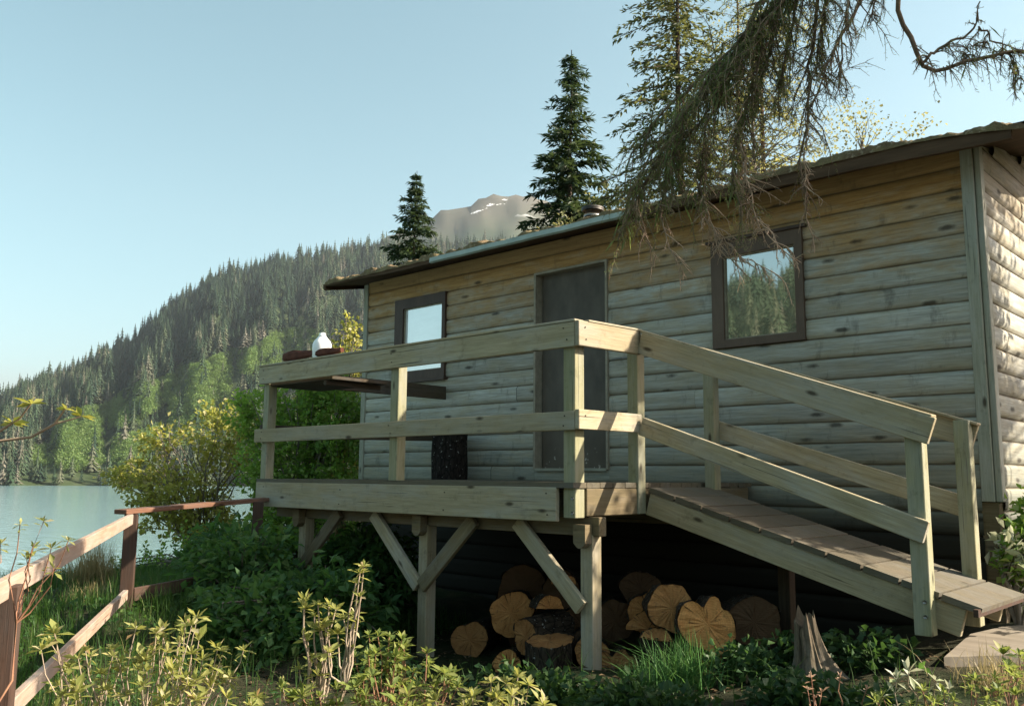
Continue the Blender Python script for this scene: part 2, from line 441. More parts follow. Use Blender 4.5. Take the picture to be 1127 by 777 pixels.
ML_HEM = m_leaf('hemlock_needle', [(0.0, (.05,.07,.03)), (.6, (.10,.115,.045)), (1.0, (.24,.23,.09))], (.42,.40,.10), .42)
ML_HEMD = m_leaf('dark_hemlock_needle', [(0.0, (.028,.045,.024)), (.6, (.055,.072,.035)), (1.0, (.14,.15,.06))], (.22,.23,.06), .35)
ML_BGH = m_leaf('bough_needle', [(0.0, (.05,.08,.038)), (.55, (.10,.14,.058)), (.85, (.18,.20,.085)), (1.0, (.32,.26,.13))], (.40,.46,.12), .42)
ML_GRASS = m_leaf('grass_blade', [(0.0, (.03,.075,.016)), (.6, (.05,.11,.022)), (.93, (.09,.15,.04)), (1.0, (.25,.21,.09))], (.13,.24,.035), .4)
ML_TUFT = m_leaf('bright_grass_blade', [(0.0, (.06,.16,.04)), (.7, (.11,.24,.07)), (1.0, (.20,.32,.12))], (.18,.36,.08), .4)
ML_DRYG = m_leaf('dry_grass_blade', [(0.0, (.22,.17,.07)), (.6, (.36,.28,.13)), (1.0, (.50,.42,.24))], (.5,.4,.18), .4)
ML_DRYG2 = m_leaf('brown_litter', [(0.0, (.04,.028,.016)), (.6, (.10,.065,.035)), (1.0, (.24,.16,.09))], (.1,.07,.03), .1)
ML_WHITE = m_leaf('pale_flower_leaf', [(0.0, (.30,.36,.16)), (.5, (.55,.55,.36)), (1.0, (.75,.74,.62))], (.6,.6,.4), .35)
ML_DEAD = m_leaf('pinkish_dry_leaf', [(0.0, (.36,.20,.13)), (.5, (.52,.34,.24)), (1.0, (.66,.54,.42))], (.6,.38,.24), .35)

# ------------------------------------------------------------------ camera
CAM = np.array([5.218, -6.946, -0.058])
Rcw = np.array([[0.73006514, -0.08947389, -0.67749488], [0.68333024, 0.10724706, 0.72218963], [0.00804222, -0.99019821, 0.13943755]])
cd = bpy.data.cameras.new('camera'); cam = bpy.data.objects.new('camera', cd); col.objects.link(cam)
cd.sensor_width = 36; cd.lens = 36*973/1127; cd.clip_start = .05; cd.clip_end = 20000
right, up, back = Rcw[:, 0], -Rcw[:, 1], -Rcw[:, 2]
cam.matrix_world = Matrix(((right[0], up[0], back[0], CAM[0]), (right[1], up[1], back[1], CAM[1]), (right[2], up[2], back[2], CAM[2]), (0, 0, 0, 1)))
scene.camera = cam

# ------------------------------------------------------------------ light
SUN_AZ, SUN_EL = 38.0, 32.9        # azimuth measured from +X towards +Y
sd = bpy.data.lights.new('sun', 'SUN'); so = bpy.data.objects.new('sun', sd); col.objects.link(so)
sd.energy = 13.0; sd.angle = rad(.53); sd.color = (1.0, .90, .74)
d = Vector((math.cos(rad(SUN_AZ))*math.cos(rad(SUN_EL)), math.sin(rad(SUN_AZ))*math.cos(rad(SUN_EL)), math.sin(rad(SUN_EL))))
so.rotation_euler = d.to_track_quat('Z', 'Y').to_euler()
so.location = (20, 30, 40)
w = bpy.data.worlds.new('World'); scene.world = w; w.use_nodes = True
nt = w.node_tree; nt.nodes.clear()
sky = nt.nodes.new('ShaderNodeTexSky'); sky.sky_type = 'NISHITA'; sky.sun_disc = False
sky.sun_elevation = rad(SUN_EL); sky.sun_rotation = rad(90 - SUN_AZ)
sky.altitude = 0; sky.air_density = 1.0; sky.dust_density = 2.6; sky.ozone_density = 1.0
bg = nt.nodes.new('ShaderNodeBackground'); bg.inputs['Strength'].default_value = .235
hsv = nt.nodes.new('ShaderNodeHueSaturation'); hsv.inputs['Saturation'].default_value = .86; hsv.inputs['Hue'].default_value = .450
wo = nt.nodes.new('ShaderNodeOutputWorld')
nt.links.new(sky.outputs[0], hsv.inputs['Color']); nt.links.new(hsv.outputs[0], bg.inputs['Color']); nt.links.new(bg.outputs[0], wo.inputs[0])
scene.view_settings.view_transform = 'Standard'; scene.view_settings.look = 'None'
scene.view_settings.exposure = 0; scene.view_settings.gamma = 1
scene.render.engine = 'CYCLES'
scene.cycles.max_bounces = 8; scene.cycles.transparent_max_bounces = 8

# ------------------------------------------------------------------ terrain
CP = np.array([(5.2,-7,-1.62),(3.7,-1.3,-1.02),(4.6,-1,-1.0),(4.5,-3,-1.18),(3.0,-2.2,-1.12),(1.9,-2.4,-1.28),(.5,-2,-1.5),(0,-.5,-1.5),
    (-1.8,-2.2,-1.28),(-2.3,-2.6,-1.02),(-1.75,-3.85,-1.08),(1.5,-5.75,-1.25),(0,-3.8,-1.35),(2.5,-4,-1.5),(-4,-1,-1.35),(-4,3,-1.1),
    (3.6,1,-.85),(5.5,3,-.7),(0,6,-.7),(-5,7,-.7),(7,8,-.2),(2.2,-1,-1.35),(3.4,-.4,-1.05),(-10,12,0.0),(-23,17,1.5),(-3,18,1),(10,20,1),(12,-4,-1.4),(9,-14,-1.7),(0,-9,-1.8),(1.0,-1.2,-1.5)])
def terrain(x, y):
    x = np.asarray(x, float); y = np.asarray(y, float)
    d2 = (x[..., None]-CP[:, 0])**2 + (y[..., None]-CP[:, 1])**2 + .25
    wgt = 1/d2**1.6
    z = (wgt*CP[:, 2]).sum(-1)/wgt.sum(-1)
    tt = (x+2.6)*(-.82) + (y+4.0)*(-.57)
    s = np.clip((tt-1.4)/11, 0, 1); s = s*s*(3-2*s)
    z = z - 5.4*s
    z = z + .035*np.sin(3.1*x+1.3*y)*np.cos(2.3*y-.7*x) + .02*np.sin(7.7*x-2*y)*np.sin(6.1*y+x)
    return z
def tz(x, y): return float(terrain(np.array([x]), np.array([y]))[0])
def axis(lo, a, b, hi, fine, n): return np.concatenate([np.linspace(lo, a, n, endpoint=False), np.arange(a, b, fine), np.linspace(b, hi, n)])
gx = axis(-60, -9, 8, 45, .16, 24); gy = axis(-45, -9, 5, 70, .16, 24)
X, Y = np.meshgrid(gx, gy, indexing='ij')
Z = terrain(X, Y)
nx, ny = X.shape
ii = (np.arange(nx-1)[:, None]*ny + np.arange(ny-1)[None, :]).ravel()
tag(link('ground', np_mesh('ground', np.stack([X, Y, Z], -1).reshape(-1, 3), np.stack([ii, ii+ny, ii+ny+1, ii+1], 1), True), MSOIL), kind='structure')

# lake
WZ = -5.06
b = Buf(); n = 96
ring = [(CAM[0]+2600*math.cos(2*math.pi*k/n), CAM[1]+2600*math.sin(2*math.pi*k/n), WZ) for k in range(n)]
b.add(ring, [tuple(range(n))])
tag(b.build('lake_water', MWATER), kind='structure')

# wooded hills round the lake, polar grid about the bay
TH = [40, 70, 100, 120, 133, 137, 141.3, 145.9, 148.7, 152.3, 154.5, 156.5, 158.8, 161.1, 163.3, 168, 175, 190, 205, 222, 232, 240, 250, 262, 285, 300]
TN = [.10, .18, .25, .268, .262, .260, .258, .240, .228, .206, .172, .137, .108, .086, .069, .04, .02, .012, .02, .035, .10, .20, .25, .26, .2, .1]
TS = [430, 430, 430, 430, 430, 430, 430, 430, 430, 430, 430, 430, 430, 430, 430, 450, 600, 900, 600, 260, 160, 130, 120, 120, 150, 200]
TR = [900, 900, 900, 900, 900, 900, 900, 900, 900, 900, 900, 900, 900, 900, 900, 950, 1100, 1500, 1100, 560, 420, 380, 360, 360, 420, 500]
def hill(th, s):
    """point at bearing th (degrees), s = 0 on the shore .. 1 on the ridge"""
    th = np.asarray(th, float); s = np.asarray(s, float)
    rs = np.interp(th, TH, TS); rr = np.interp(th, TH, TR); H = np.interp(th, TH, TN)*rr
    r = rs + (rr-rs)*s
    base = np.where(s <= 1, np.power(np.clip(s, 0, 1), .92), 1 - (s-1)*.8)
    z = WZ - .6 + (H-WZ)*base
    amp = np.clip(s*4, 0, 1)*np.clip((1.05-s)*3, 0, 1)
    z = z + amp*(7*np.sin(th*1.9+s*3) + 4*np.sin(th*4.3-s*9+1) + 2.5*np.sin(th*9+s*17))
    a = np.radians(th)
    return np.stack([CAM[0]+r*np.cos(a), CAM[1]+r*np.sin(a), z], -1)
th = np.linspace(40, 300, 261); ss = np.concatenate([np.linspace(-.03, 1, 40), [1.15, 1.4, 1.8]])
A, S = np.meshgrid(th, ss, indexing='ij')
V = hill(A, S); V[..., 2] = np.where(S < 0, WZ-3, V[..., 2])
na, ns = A.shape
ii = (np.arange(na-1)[:, None]*ns + np.arange(ns-1)[None, :]).ravel()
tag(link('hills', np_mesh('hills', V.reshape(-1, 3), np.stack([ii, ii+1, ii+ns+1, ii+ns], 1), True), MHILL), kind='structure')

# bare mountain with snow patches far behind
MT_T = [100, 118, 126.2, 131, 133.2, 134.4, 137.1, 139.2, 143, 146, 150, 158]
MT_N = [.16, .24, .2878, .3219, .3285, .326, .3106, .2908, .2565, .22, .16, .05]
th = np.linspace(100, 158, 117); ss = np.linspace(0, 1.25, 36)
A, S = np.meshgrid(th, ss, indexing='ij')
R = 2000 + 1000*S; H = np.interp(A, MT_T, MT_N)*3000
Zm = np.where(S <= 1, H*(.25+.75*S**1.1), H*(1-(S-1)*.5)) + np.clip(S*3, 0, 1)*(9*np.sin(A*2.1+S*7)+6*np.sin(A*5.3-S*13)+4*np.sin(A*11+S*23))*.9
V = np.stack([CAM[0]+R*np.cos(np.radians(A)), CAM[1]+R*np.sin(np.radians(A)), Zm], -1)
na, ns = A.shape
ii = (np.arange(na-1)[:, None]*ns + np.arange(ns-1)[None, :]).ravel()
tag(link('mountain', np_mesh('mountain', V.reshape(-1, 3), np.stack([ii, ii+1, ii+ns+1, ii+ns], 1), True), MMOUNT), kind='structure')

t = NT('lake_haze')
vs = t.n('ShaderNodeVolumeScatter', inp={'Color': (.86,.94,1,1), 'Density': .00014, 'Anisotropy': .35})
t.link(vs.outputs[0], t.out.inputs['Volume'])
b = Buf(); b.box((-1200, -320, WZ+.4), (-70, 900, 380))
tag(b.build('haze', t.m), kind='structure')
scene.cycles.volume_bounces = 0

# ------------------------------------------------------------------ distant spruces
def spruce_proto(seed, tiers=8, spikes=7, slim=.17):
    """unit-height ragged conifer: V, F(tri)"""
    r = np.random.default_rng(seed); V = []; F = []
    for i in range(tiers):
        f = i/(tiers-1)
        zt = .10 + .80*f; rad_ = slim*(1-f)**.8 + .018
        zt_top = zt + .16*(1-.45*f); a0 = r.uniform(0, 6.28)
        for k in range(spikes):
            a = a0 + 6.283*k/spikes + r.normal(0, .15); da = .36
            rr = rad_*r.uniform(.55, 1.2); dz = -.05*r.uniform(.2, 1.3)
            n = len(V)
            V += [(0, 0, min(zt_top, 1.0)), (math.cos(a-da)*rr*.6, math.sin(a-da)*rr*.6, zt+.02), (math.cos(a)*rr, math.sin(a)*rr, zt+dz), (math.cos(a+da)*rr*.6, math.sin(a+da)*rr*.6, zt+.02)]
            F += [(n, n+1, n+2), (n, n+2, n+3)]
    n = len(V)
    for k in range(3):
        a = 2.09*k
        V += [(math.cos(a)*.014, math.sin(a)*.014, 0), (math.cos(a)*.004, math.sin(a)*.004, 1.0)]
    for k in range(3):
        k2 = (k+1) % 3
        F += [(n+2*k, n+2*k2, n+2*k2+1), (n+2*k, n+2*k2+1, n+2*k+1)]
    V.append((0, 0, 1.05)); V.append((.012, 0, .9)); V.append((-.012, 0.004, .9)); F.append((len(V)-3, len(V)-2, len(V)-1))
    return np.array(V), np.array(F)
PROTO = [spruce_proto(s, 8, 7, sl) for s, sl in ((1, .15), (2, .18), (3, .13), (4, .20), (5, .16), (6, .11))]

def band_dist(th, tn):
    """how close a hillside point (bearing, slope of sight) is to the pale alder gullies"""
    P = [[(146.8,.149),(149,.128),(151.5,.112),(154.5,.088),(157,.064),(159.5,.040)], [(150.5,.052),(153.5,.048),(156,.022),(160.3,.018)], [(151.6,.08),(153,.066)], [(144,.06),(147,.05)]]
    best = np.full(th.shape, 9.)
    for pl in P:
        for (a0, b0), (a1, b1) in zip(pl[:-1], pl[1:]):
            ax, ay = (a1-a0)*.0175, (b1-b0); px, py = (th-a0)*.0175, tn-b0
            tt = np.clip((px*ax+py*ay)/(ax*ax+ay*ay), 0, 1)
            best = np.minimum(best, np.hypot(px-tt*ax, (py-tt*ay)*1.4))
    return best
def tanof(P): return (P[..., 2]-CAM[2])/np.hypot(P[..., 0]-CAM[0], P[..., 1]-CAM[1])

N = 15000
th = np.concatenate([RNG.uniform(118, 167, N), RNG.uniform(226, 268, 4200), RNG.uniform(167, 226, 1500)])
s = np.where(RNG.uniform(0, 1, len(th)) < .3, RNG.uniform(0, .5, len(th)), np.sqrt(RNG.uniform(0, 1, len(th))*1.15)*.985)
s = np.concatenate([s, np.full(420, 1.0)]); th = np.concatenate([th, RNG.uniform(124, 167, 420)])
P = hill(th, s)
hgt = RNG.uniform(6.5, 17, len(th))*np.where(s > .97, RNG.uniform(.6, 1.5, len(th)), 1.0)*np.where(th > 225, .8, 1)
dist = np.hypot(P[:, 0]-CAM[0], P[:, 1]-CAM[1]); wob = .0195+.0035*np.sin(th*2.3)
bmin = np.minimum.reduce([band_dist(th, tanof(P)+q*hgt/dist) for q in (0, .35, .7)])
inband = (bmin < wob) & (RNG.uniform(0, 1, len(th)) < .93) & (th < 170)
clump = np.sin(th*3.1+s*11)+np.sin(th*1.3-s*19+2)+RNG.normal(0, .6, len(th))
keep = (~inband) & ((clump > -1.6) | (s > .9) | (s < .06))
th, s, P, clump, hgt = th[keep], s[keep], P[keep], clump[keep], hgt[keep]
tint = np.clip(RNG.normal(.5, .24, len(th)) + .10*np.sin(th*2+s*9) - .30*(s > .5)*(th > 147)*(th < 158) + .15*(s < .45), 0, 1)
# the 300 that show largest stand as objects of their own
vis = np.where((th > 149.5) & (th < 163.5) & (s < .45))[0]
order = vis[np.argsort(-hgt[vis]/np.linalg.norm(P[vis]-CAM, axis=1))][:300]
protos_me = []
for i, (pv, pf) in enumerate(PROTO):
    me = np_mesh('spruce_tree', pv, pf); me.materials.append(MFOREST1); protos_me.append(me)
for k in order:
    o = bpy.data.objects.new('spruce_tree', protos_me[k % 6]); col.objects.link(o)
    o.location = P[k] - [0, 0, .5]; o.rotation_euler = (0, 0, RNG.uniform(0, 6.28)); wd = RNG.uniform(1.1, 1.9)*hgt[k]; o.scale = (wd, wd, hgt[k])
    tag(o, 'small distant conifer in the forest on the far hillside across the lake', 'tree', 'conifers on the far shore across the lake')
rest = np.setdiff1d(np.arange(len(th)), order)
VV, FF, TT = [], [], []; off = 0
for j in range(6):
    idx = rest[rest % 6 == j]
    pv, pf = PROTO[j]; m = len(idx)
    a = RNG.uniform(0, 6.28, m); ca, sa = np.cos(a)[:, None], np.sin(a)[:, None]
    wd = (hgt[idx]*RNG.uniform(1.1, 1.9, m))[:, None]
    x = (pv[None, :, 0]*ca - pv[None, :, 1]*sa)*wd; y = (pv[None, :, 0]*sa + pv[None, :, 1]*ca)*wd; z = pv[None, :, 2]*hgt[idx][:, None] - .5
    W = np.stack([x, y, z], -1) + P[idx][:, None, :]
    VV.append(W.reshape(-1, 3)); TT.append(np.repeat(tint[idx], len(pv)))
    FF.append((pf[None] + (np.arange(m)*len(pv))[:, None, None]).reshape(-1, 3) + off); off += m*len(pv)
me = np_mesh('conifer_forest', np.concatenate(VV), np.concatenate(FF))
at = me.attributes.new('tint', 'FLOAT', 'POINT'); at.data.foreach_set('value', np.concatenate(TT).astype(np.float32))
tag(link('conifer_forest', me, MFOREST), 'dense dark conifer forest covering the far hillside', 'forest', kind='stuff')
# alder thickets in the gullies
N = 60000
th = RNG.uniform(140, 166, N); s = RNG.uniform(0, .8, N); 
P = hill(th, s); bd = band_dist(th, tanof(P))
P = P[bd < .0205+.0035*np.sin(th*2.3)]
P = P[RNG.permutation(len(P))[:6500]]
B, D = [], []
for p in P:
    m = 56; R = RNG.uniform(1.4, 3.6)
    q = norm(RNG.normal(0, 1, (m, 3))); q[:, 2] = np.abs(q[:, 2])
    B.append(p + q*R*RNG.uniform(.75, 1.05, (m, 1))*[1, 1, .9]); D.append(q*.5 + RNG.normal(0, .5, (m, 3)))
B = np.concatenate(B); D = np.concatenate(D)
tag(link('alder_thicket', leaf_mesh('alder_thicket', B, D, RNG.uniform(.55, 1.1, len(B)), RNG.uniform(.4, .85, len(B))), MALDERF), 'pale green alder thickets in the gullies of the far hillside', 'bushes', kind='stuff')

# ------------------------------------------------------------------ cabin
XL, XR, YB = -3.86, 3.40, 5.3
cabin = thing('log_cabin', ((XL+XR)/2, YB/2, -1.3), 'grey log-sided cabin with a dark door, two windows and a low mossy roof', 'cabin')
PITCH, Z0 = .17, 1.765
def eave_top(x): return 2.425 + .0 * x
openings = [(-.945, .025, .03, 2.105), (1.235, 2.03, 1.12, 2.00), (-3.22, -2.36, 1.125, 2.07)]
def prof(f): return .023*(1-abs(2*f-1)**4.5)**.6 if 0 < f < 1 else 0.0
def siding(bf, lo, hi, z_lo, z_hi, place, holes=(), amp=1.0):
    k0 = int(math.floor((z_lo-Z0)/PITCH)); k1 = int(math.ceil((z_hi-Z0)/PITCH))
    for k in range(k0, k1):
        a = Z0+k*PITCH; bz = a+PITCH
        a2, b2 = max(a, z_lo), min(bz, z_hi)
        if b2-a2 < .004: continue
        # butt joints
        xs = {lo, hi}
        for h in holes:
            if h[3] > a2 and h[2] < b2: xs |= {h[0], h[1]}
        r = random.Random(k*13+5)
        jx = lo + (hi-lo)*r.uniform(.2, .8)
        if r.random() < .55 and all(not (h[0]-.2 < jx < h[1]+.2) for h in holes): xs.add(jx)
        xs = sorted(xs)
        for x0, x1 in zip(xs[:-1], xs[1:]):
            mid = (x0+x1)/2
            zr = [(a2, b2)]
            for h in holes:
                if h[0] < mid < h[1]:
                    nz = []
                    for (p, q) in zr:
                        if h[3] <= p or h[2] >= q: nz.append((p, q)); continue
                        if h[2]-p > .004: nz.append((p, h[2]))
                        if q-h[3] > .004: nz.append((h[3], q))
                    zr = nz
            for (p, q) in zr:
                m = 9; pts = [p+(q-p)*i/(m-1) for i in range(m)]
                g = .0015
                nseg = max(1, int((x1-x0)/.6)); v = []; f = []
                ph = r.uniform(0, 6)
                for i in range(nseg+1):
                    x = x0+g+(x1-x0-2*g)*i/nseg
                    wv = .0025*math.sin(x*2.1+ph)+.0015*math.sin(x*5.3+ph*2)
                    for z in pts: v.append(place(x, -prof((z-a)/PITCH)*amp-wv-.004, z))
                for i in range(nseg):
                    for j in range(m-1): f.append((i*m+j, (i+1)*m+j, (i+1)*m+j+1, i*m+j+1))
                bf.add(v, f, True)
b = Buf()
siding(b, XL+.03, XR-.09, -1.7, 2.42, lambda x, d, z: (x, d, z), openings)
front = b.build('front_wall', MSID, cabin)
b = Buf()
siding(b, .09, YB, -1.6, 2.45, lambda s_, d, z: (XR-d, s_, z), (), 1.2)
# gable courses
RS = math.tan(rad(11))
for k in range(0, 8):
    a = Z0+PITCH*(4+k) + .005
    ymin = max(0.1, (a+.17-2.44)/RS-.5); ymax = YB-ymin
    if ymax-ymin < .3: break
    siding(b, ymin, ymax, a, a+PITCH, lambda s_, d, z: (XR-d, s_, z), (), 1.2)
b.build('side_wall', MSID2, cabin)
b = Buf()
b.box((XL, .10, -1.7), (XL+.04, YB, 2.4)); b.box((XL+.04, YB-.04, -1.7), (XR-.03, YB, 2.4)); b.box((XR-.07, .10, -1.7), (XR-.03, YB-.04, 2.4))
b.build('rear_wall', MTD, cabin)
b = Buf()     # dark lining right behind the siding, with the openings left free
for x0, x1, z0, z1 in [(XL+.05,-3.22,-1.7,2.4),(-3.22,-2.36,-1.7,1.125),(-3.22,-2.36,2.07,2.4),(-2.36,-.945,-1.7,2.4),(-.945,.025,-1.7,.03),(-.945,.025,2.105,2.4),(.025,1.235,-1.7,2.4),(1.235,2.03,-1.7,1.12),(1.235,2.03,2.0,2.4),(2.03,XR-.09,-1.7,2.4)]:
    b.box((x0, .004, z0), (x1, .09, z1))
b.build('wall_lining', MDARK, cabin)
# corner trims
board('corner_trim', (XR-.045, -.022, -.20), (XR-.045, -.022, 2.41), .085, .045, MTRIM, cabin, up=(0, 1, 0))
board('corner_trim', (XR+.022, .022, -.20), (XR+.022, .022, 2.43), .088, .043, MTRIM, cabin, up=(1, 0, 0))
board('corner_trim', (XL-.002, -.012, -.6), (XL-.002, -.012, 2.40), .085, .06, MTRIM, cabin, up=(0, 1, 0))
b = Buf(); b.box((XR-.10, -.012, -1.6), (XR+.012, .10, -.205)); b.build('corner_post', MTD, cabin)
# roof
def roof_y(y): return 2.425 + (min(y, YB-y)+.42)*RS
b = Buf(); r = random.Random(3)
nxr = 420; x0r, x1r = -4.22, 3.87
rows = [(-.43, .0), (-.38, 0), (-.30, 0)] + [(-.43+.25*i, 0) for i in range(1, 13)]
def rz(x, y):   # ragged, mossy surface
    return 2.425 + (y+.43)*RS + .012*math.sin(x*7.3)+.010*math.sin(x*17.1+2)+.006*math.sin(x*41+y*9) + .02*math.exp(-((x-2.25)/.25)**2) - .085*min(1, max(0, (x-3.1)/.75))**1.5 + .010*max(0, math.sin(x*3.1)) + (.024*mnoise.noise(Vector((x*4.2, y*6, 1.7)))+.020*mnoise.noise(Vector((x*13, y*9, 4.1)))+.018*mnoise.noise(Vector((x*37, y*9, 8.3))) if y < .3 else 0)
V = []; F = []
for i in range(nxr+1):
    x = x0r+(x1r-x0r)*i/nxr
    V.append((x, -.44-.006*math.sin(x*23), 2.385 - .085*min(1, max(0, (x-3.1)/.75))**1.5))
    for (y, _) in rows: V.append((x, y, rz(x, y)))
m = len(rows)+1
for i in range(nxr):
    for j in range(m-1): F.append((i*m+j, (i+1)*m+j, (i+1)*m+j+1, i*m+j+1))
b.add(V, F, True)
yr_ = rows[-1][0]; zr_ = 2.425+(yr_+.43)*RS
b.add([(x0r, yr_, zr_), (x1r, yr_, zr_), (x1r, YB+.43, 2.42), (x0r, YB+.43, 2.42)], [(0, 1, 2, 3)])
roof = b.build('roof', MROOF, cabin)
b = Buf()     # boarding that closes the gable right up to the soffit
zg = lambda y: 2.365 + (y+.41)*(zr_-.07-2.365)/(yr_+.41) - .004
b.add([(XR-.006, .09, 2.20), (XR-.006, YB-.1, 2.20), (XR-.006, YB-.1, 2.40), (XR-.006, yr_, zg(yr_)), (XR-.006, .09, zg(.09))], [(0, 1, 2, 3, 4)])
b.build('gable_board', MSID2, cabin)
b = Buf()     # soffit deck under the shingles
b.add([(x0r, -.41, 2.365), (x1r, -.41, 2.365), (x1r, yr_, zr_-.07), (x0r, yr_, zr_-.07)], [(0, 3, 2, 1)])
b.add([(x0r, yr_, zr_-.07), (x1r, yr_, zr_-.07), (x1r, YB+.41, 2.35), (x0r, YB+.41, 2.35)], [(0, 3, 2, 1)])
b.build('soffit', MFASC, roof)
b = Buf(); V = []; F = []; n = 60
for i in range(n+1):
    x = x0r+(3.75-x0r)*i/n
    bot = 2.345 - .075*max(0, (x-.9)/2.8)**.8*1.1 if x > .9 else 2.345+.03*max(0, (-2.6-x)/1.6)
    top_ = 2.40 - .085*min(1, max(0, (x-3.1)/.75))**1.5
    for (y, z) in ((-.425, bot), (-.425, top_), (-.385, top_), (-.385, bot)): V.append((x, y, z + .004*math.sin(x*5)))
for i in range(n):
    for j in range(4):
        j2 = (j+1) % 4; F.append((i*4+j, (i+1)*4+j, (i+1)*4+j2, i*4+j2))
F += [(0, 1, 2, 3), (n*4+3, n*4+2, n*4+1, n*4)]
b.add(V, F)
b.build('eave_board', MFASC, roof)
board('rake_board', (x1r+.012, -.40, 2.345), (x1r+.012, yr_, zr_-.075), .022, .10, MFASC, roof)
board('rake_board', (x0r-.02, -.43, 2.36), (x0r-.02, yr_, zr_-.06), .04, .08, MFASC, roof)
b = Buf(); V = []; F = []; prf = [(-.432, 2.412), (-.468, 2.400), (-.475, 2.350), (-.450, 2.338), (-.432, 2.342)]
xs = np.linspace(-2.15, .62, 24)
for x in xs:
    for (y, z) in prf: V.append((x, y, z - .004 + .002*math.sin(x*9)))
for i in range(len(xs)-1):
    for j in range(4): F.append((i*5+j, (i+1)*5+j, (i+1)*5+j+1, i*5+j+1))
b.add(V, F)
b.build('gutter', MGUT, roof)
# stove pipe
zp = roof_y(1.0)
b = Buf(); b.tube([(-.96, 1.0, zp-.1), (-.96, 1.0, zp+.34)], .085, 16)
pipe = b.build('stove_pipe', MPIPE, roof)
b = Buf(); b.tube([(-.96, 1.0, zp+.335), (-.96, 1.0, zp+.35), (-.96, 1.0, zp+.375), (-.96, 1.0, zp+.385)], [.125, .135, .13, .05], 18)
b.build('pipe_cap', MPIPE, pipe)
b = Buf(); b.tube([(-.96, 1.0, zp+.26), (-.96, 1.0, zp+.29)], .105, 16); b.build('pipe_collar', MMET, pipe)

# windows
def window(x0, x1, z0, z1, fw, mf, mg, label):
    f = Buf(); y0, y1 = -.055, .03
    l, r_, bt, tp = fw
    f.box((x0, y0, z0), (x1, y1, z0+bt)); f.box((x0, y0, z1-tp), (x1, y1, z1))
    f.box((x0, y0, z0+bt), (x0+l, y1, z1-tp)); f.box((x1-r_, y0, z0+bt), (x1, y1, z1-tp))
    w_ = f.build('window', mf, cabin); w_['label'] = label
    p = Buf(); p.add([(x0+l, -.012, z0+bt), (x1-r_, -.012, z0+bt), (x1-r_, -.012, z1-tp), (x0+l, -.012, z1-tp)], [(0, 1, 2, 3)])
    p.build('pane', mg, w_)
    e = Buf(); t_ = .012      # pale glazing bead
    xa, xb, za, zb = x0+l, x1-r_, z0+bt, z1-tp
    e.box((xa, -.030, za), (xa+t_, -.0145, zb)); e.box((xb-t_, -.030, za), (xb, -.0145, zb)); e.box((xa+t_, -.030, za), (xb-t_, -.0145, za+t_)); e.box((xa+t_, -.030, zb-t_), (xb-t_, -.0145, zb))
    e.build('glazing_bead', MJAMB, w_)
    return w_
w2 = window(1.20, 2.06, 1.088, 2.035, (.115, .072, .068, .128), MFR2, MGLASS, 'brown framed window reflecting the wooded hill, right of the door')
b = Buf(); b.box((1.16, -.075, 2.037), (2.10, .01, 2.062)); b.build('drip_cap', MFR, w2)
w1 = window(-3.25, -2.33, 1.094, 2.105, (.155, .055, .105, .12), MFR, MGLASS2, 'dark framed window with a pale pane, left of the door')
b = Buf(); b.box((-3.28, -.085, 1.060), (-2.30, .01, 1.092)); b.build('sill', MFR, w1)

# door
b = Buf()
b.box((-.90, .055, .04), (-.005, .095, 2.08))
door = b.build('door', MDOOR, cabin)
b = Buf()
b.box((-.945, -.045, .03), (-.918, .10, 2.105)); b.box((.0, -.045, .03), (.025, .10, 2.105)); b.box((-.918, -.045, 2.082), (.0, .10, 2.105))
b.build('door_frame', MJAMB, door)
b = Buf(); b.box((-.918, -.05, .012), (.0, .10, .04)); b.build('threshold', MTRIM, door)
b = Buf(); b.tube([(.10, -.03, 1.09), (.10, -.07, 1.09), (.40, -.07, 1.09), (.42, -.07, 1.11), (.42, -.07, 1.30), (.40, -.07, 1.32), (.16, -.07, 1.32), (.14, -.03, 1.32)], .009, 8)
b.build('grab_handle', MMET, cabin)

# ------------------------------------------------------------------ deck
deck = thing('wooden_deck', (-.4, -1.2, -1.4), 'weathered raised timber deck with double railings in front of the cabin door', 'deck')
YF = -2.425
b = Buf()
yb = YF+.005; i = 0
while yb < -.05:
    y2 = min(yb+.138, -.045); dz = random.uniform(-.002, .002)
    b.box((-2.335, yb, -.122+dz), (1.53, y2, -.086+dz)); yb += .144
b.build('deck_floor', MPL, deck)
board('fascia_board', (-2.335, YF+.019, -.231), (1.385, YF+.019, -.231), .038, .224, MT, deck)
board('end_board', (-2.316, YF+.045, -.231), (-2.316, -.05, -.231), .038, .22, MT, deck)
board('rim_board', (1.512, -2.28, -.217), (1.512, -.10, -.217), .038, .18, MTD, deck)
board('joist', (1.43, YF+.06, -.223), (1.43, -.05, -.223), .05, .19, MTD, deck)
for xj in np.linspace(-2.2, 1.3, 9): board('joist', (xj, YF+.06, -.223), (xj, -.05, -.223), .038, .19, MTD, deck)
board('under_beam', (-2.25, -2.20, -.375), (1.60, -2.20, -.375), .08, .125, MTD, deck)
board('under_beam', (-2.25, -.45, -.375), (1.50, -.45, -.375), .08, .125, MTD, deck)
# rail posts
board('rail_post', (-2.29, YF+.085, -.33), (-2.29, YF+.085, .98), .09, .09, MTG, deck, up=(0, 1, 0))
board('rail_post', (-.365, YF+.085, -.12), (-.365, YF+.085, .98), .10, .09, MTG, deck, up=(0, 1, 0))
board('rail_post', (1.47, YF+.085, -.318), (1.47, YF+.085, .98), .10, .10, MTG, deck, up=(0, 1, 0))
board('rail_post', (1.50, -1.664, -.305), (1.50, -1.664, .985), .09, .09, MTG, deck, up=(0, 1, 0))
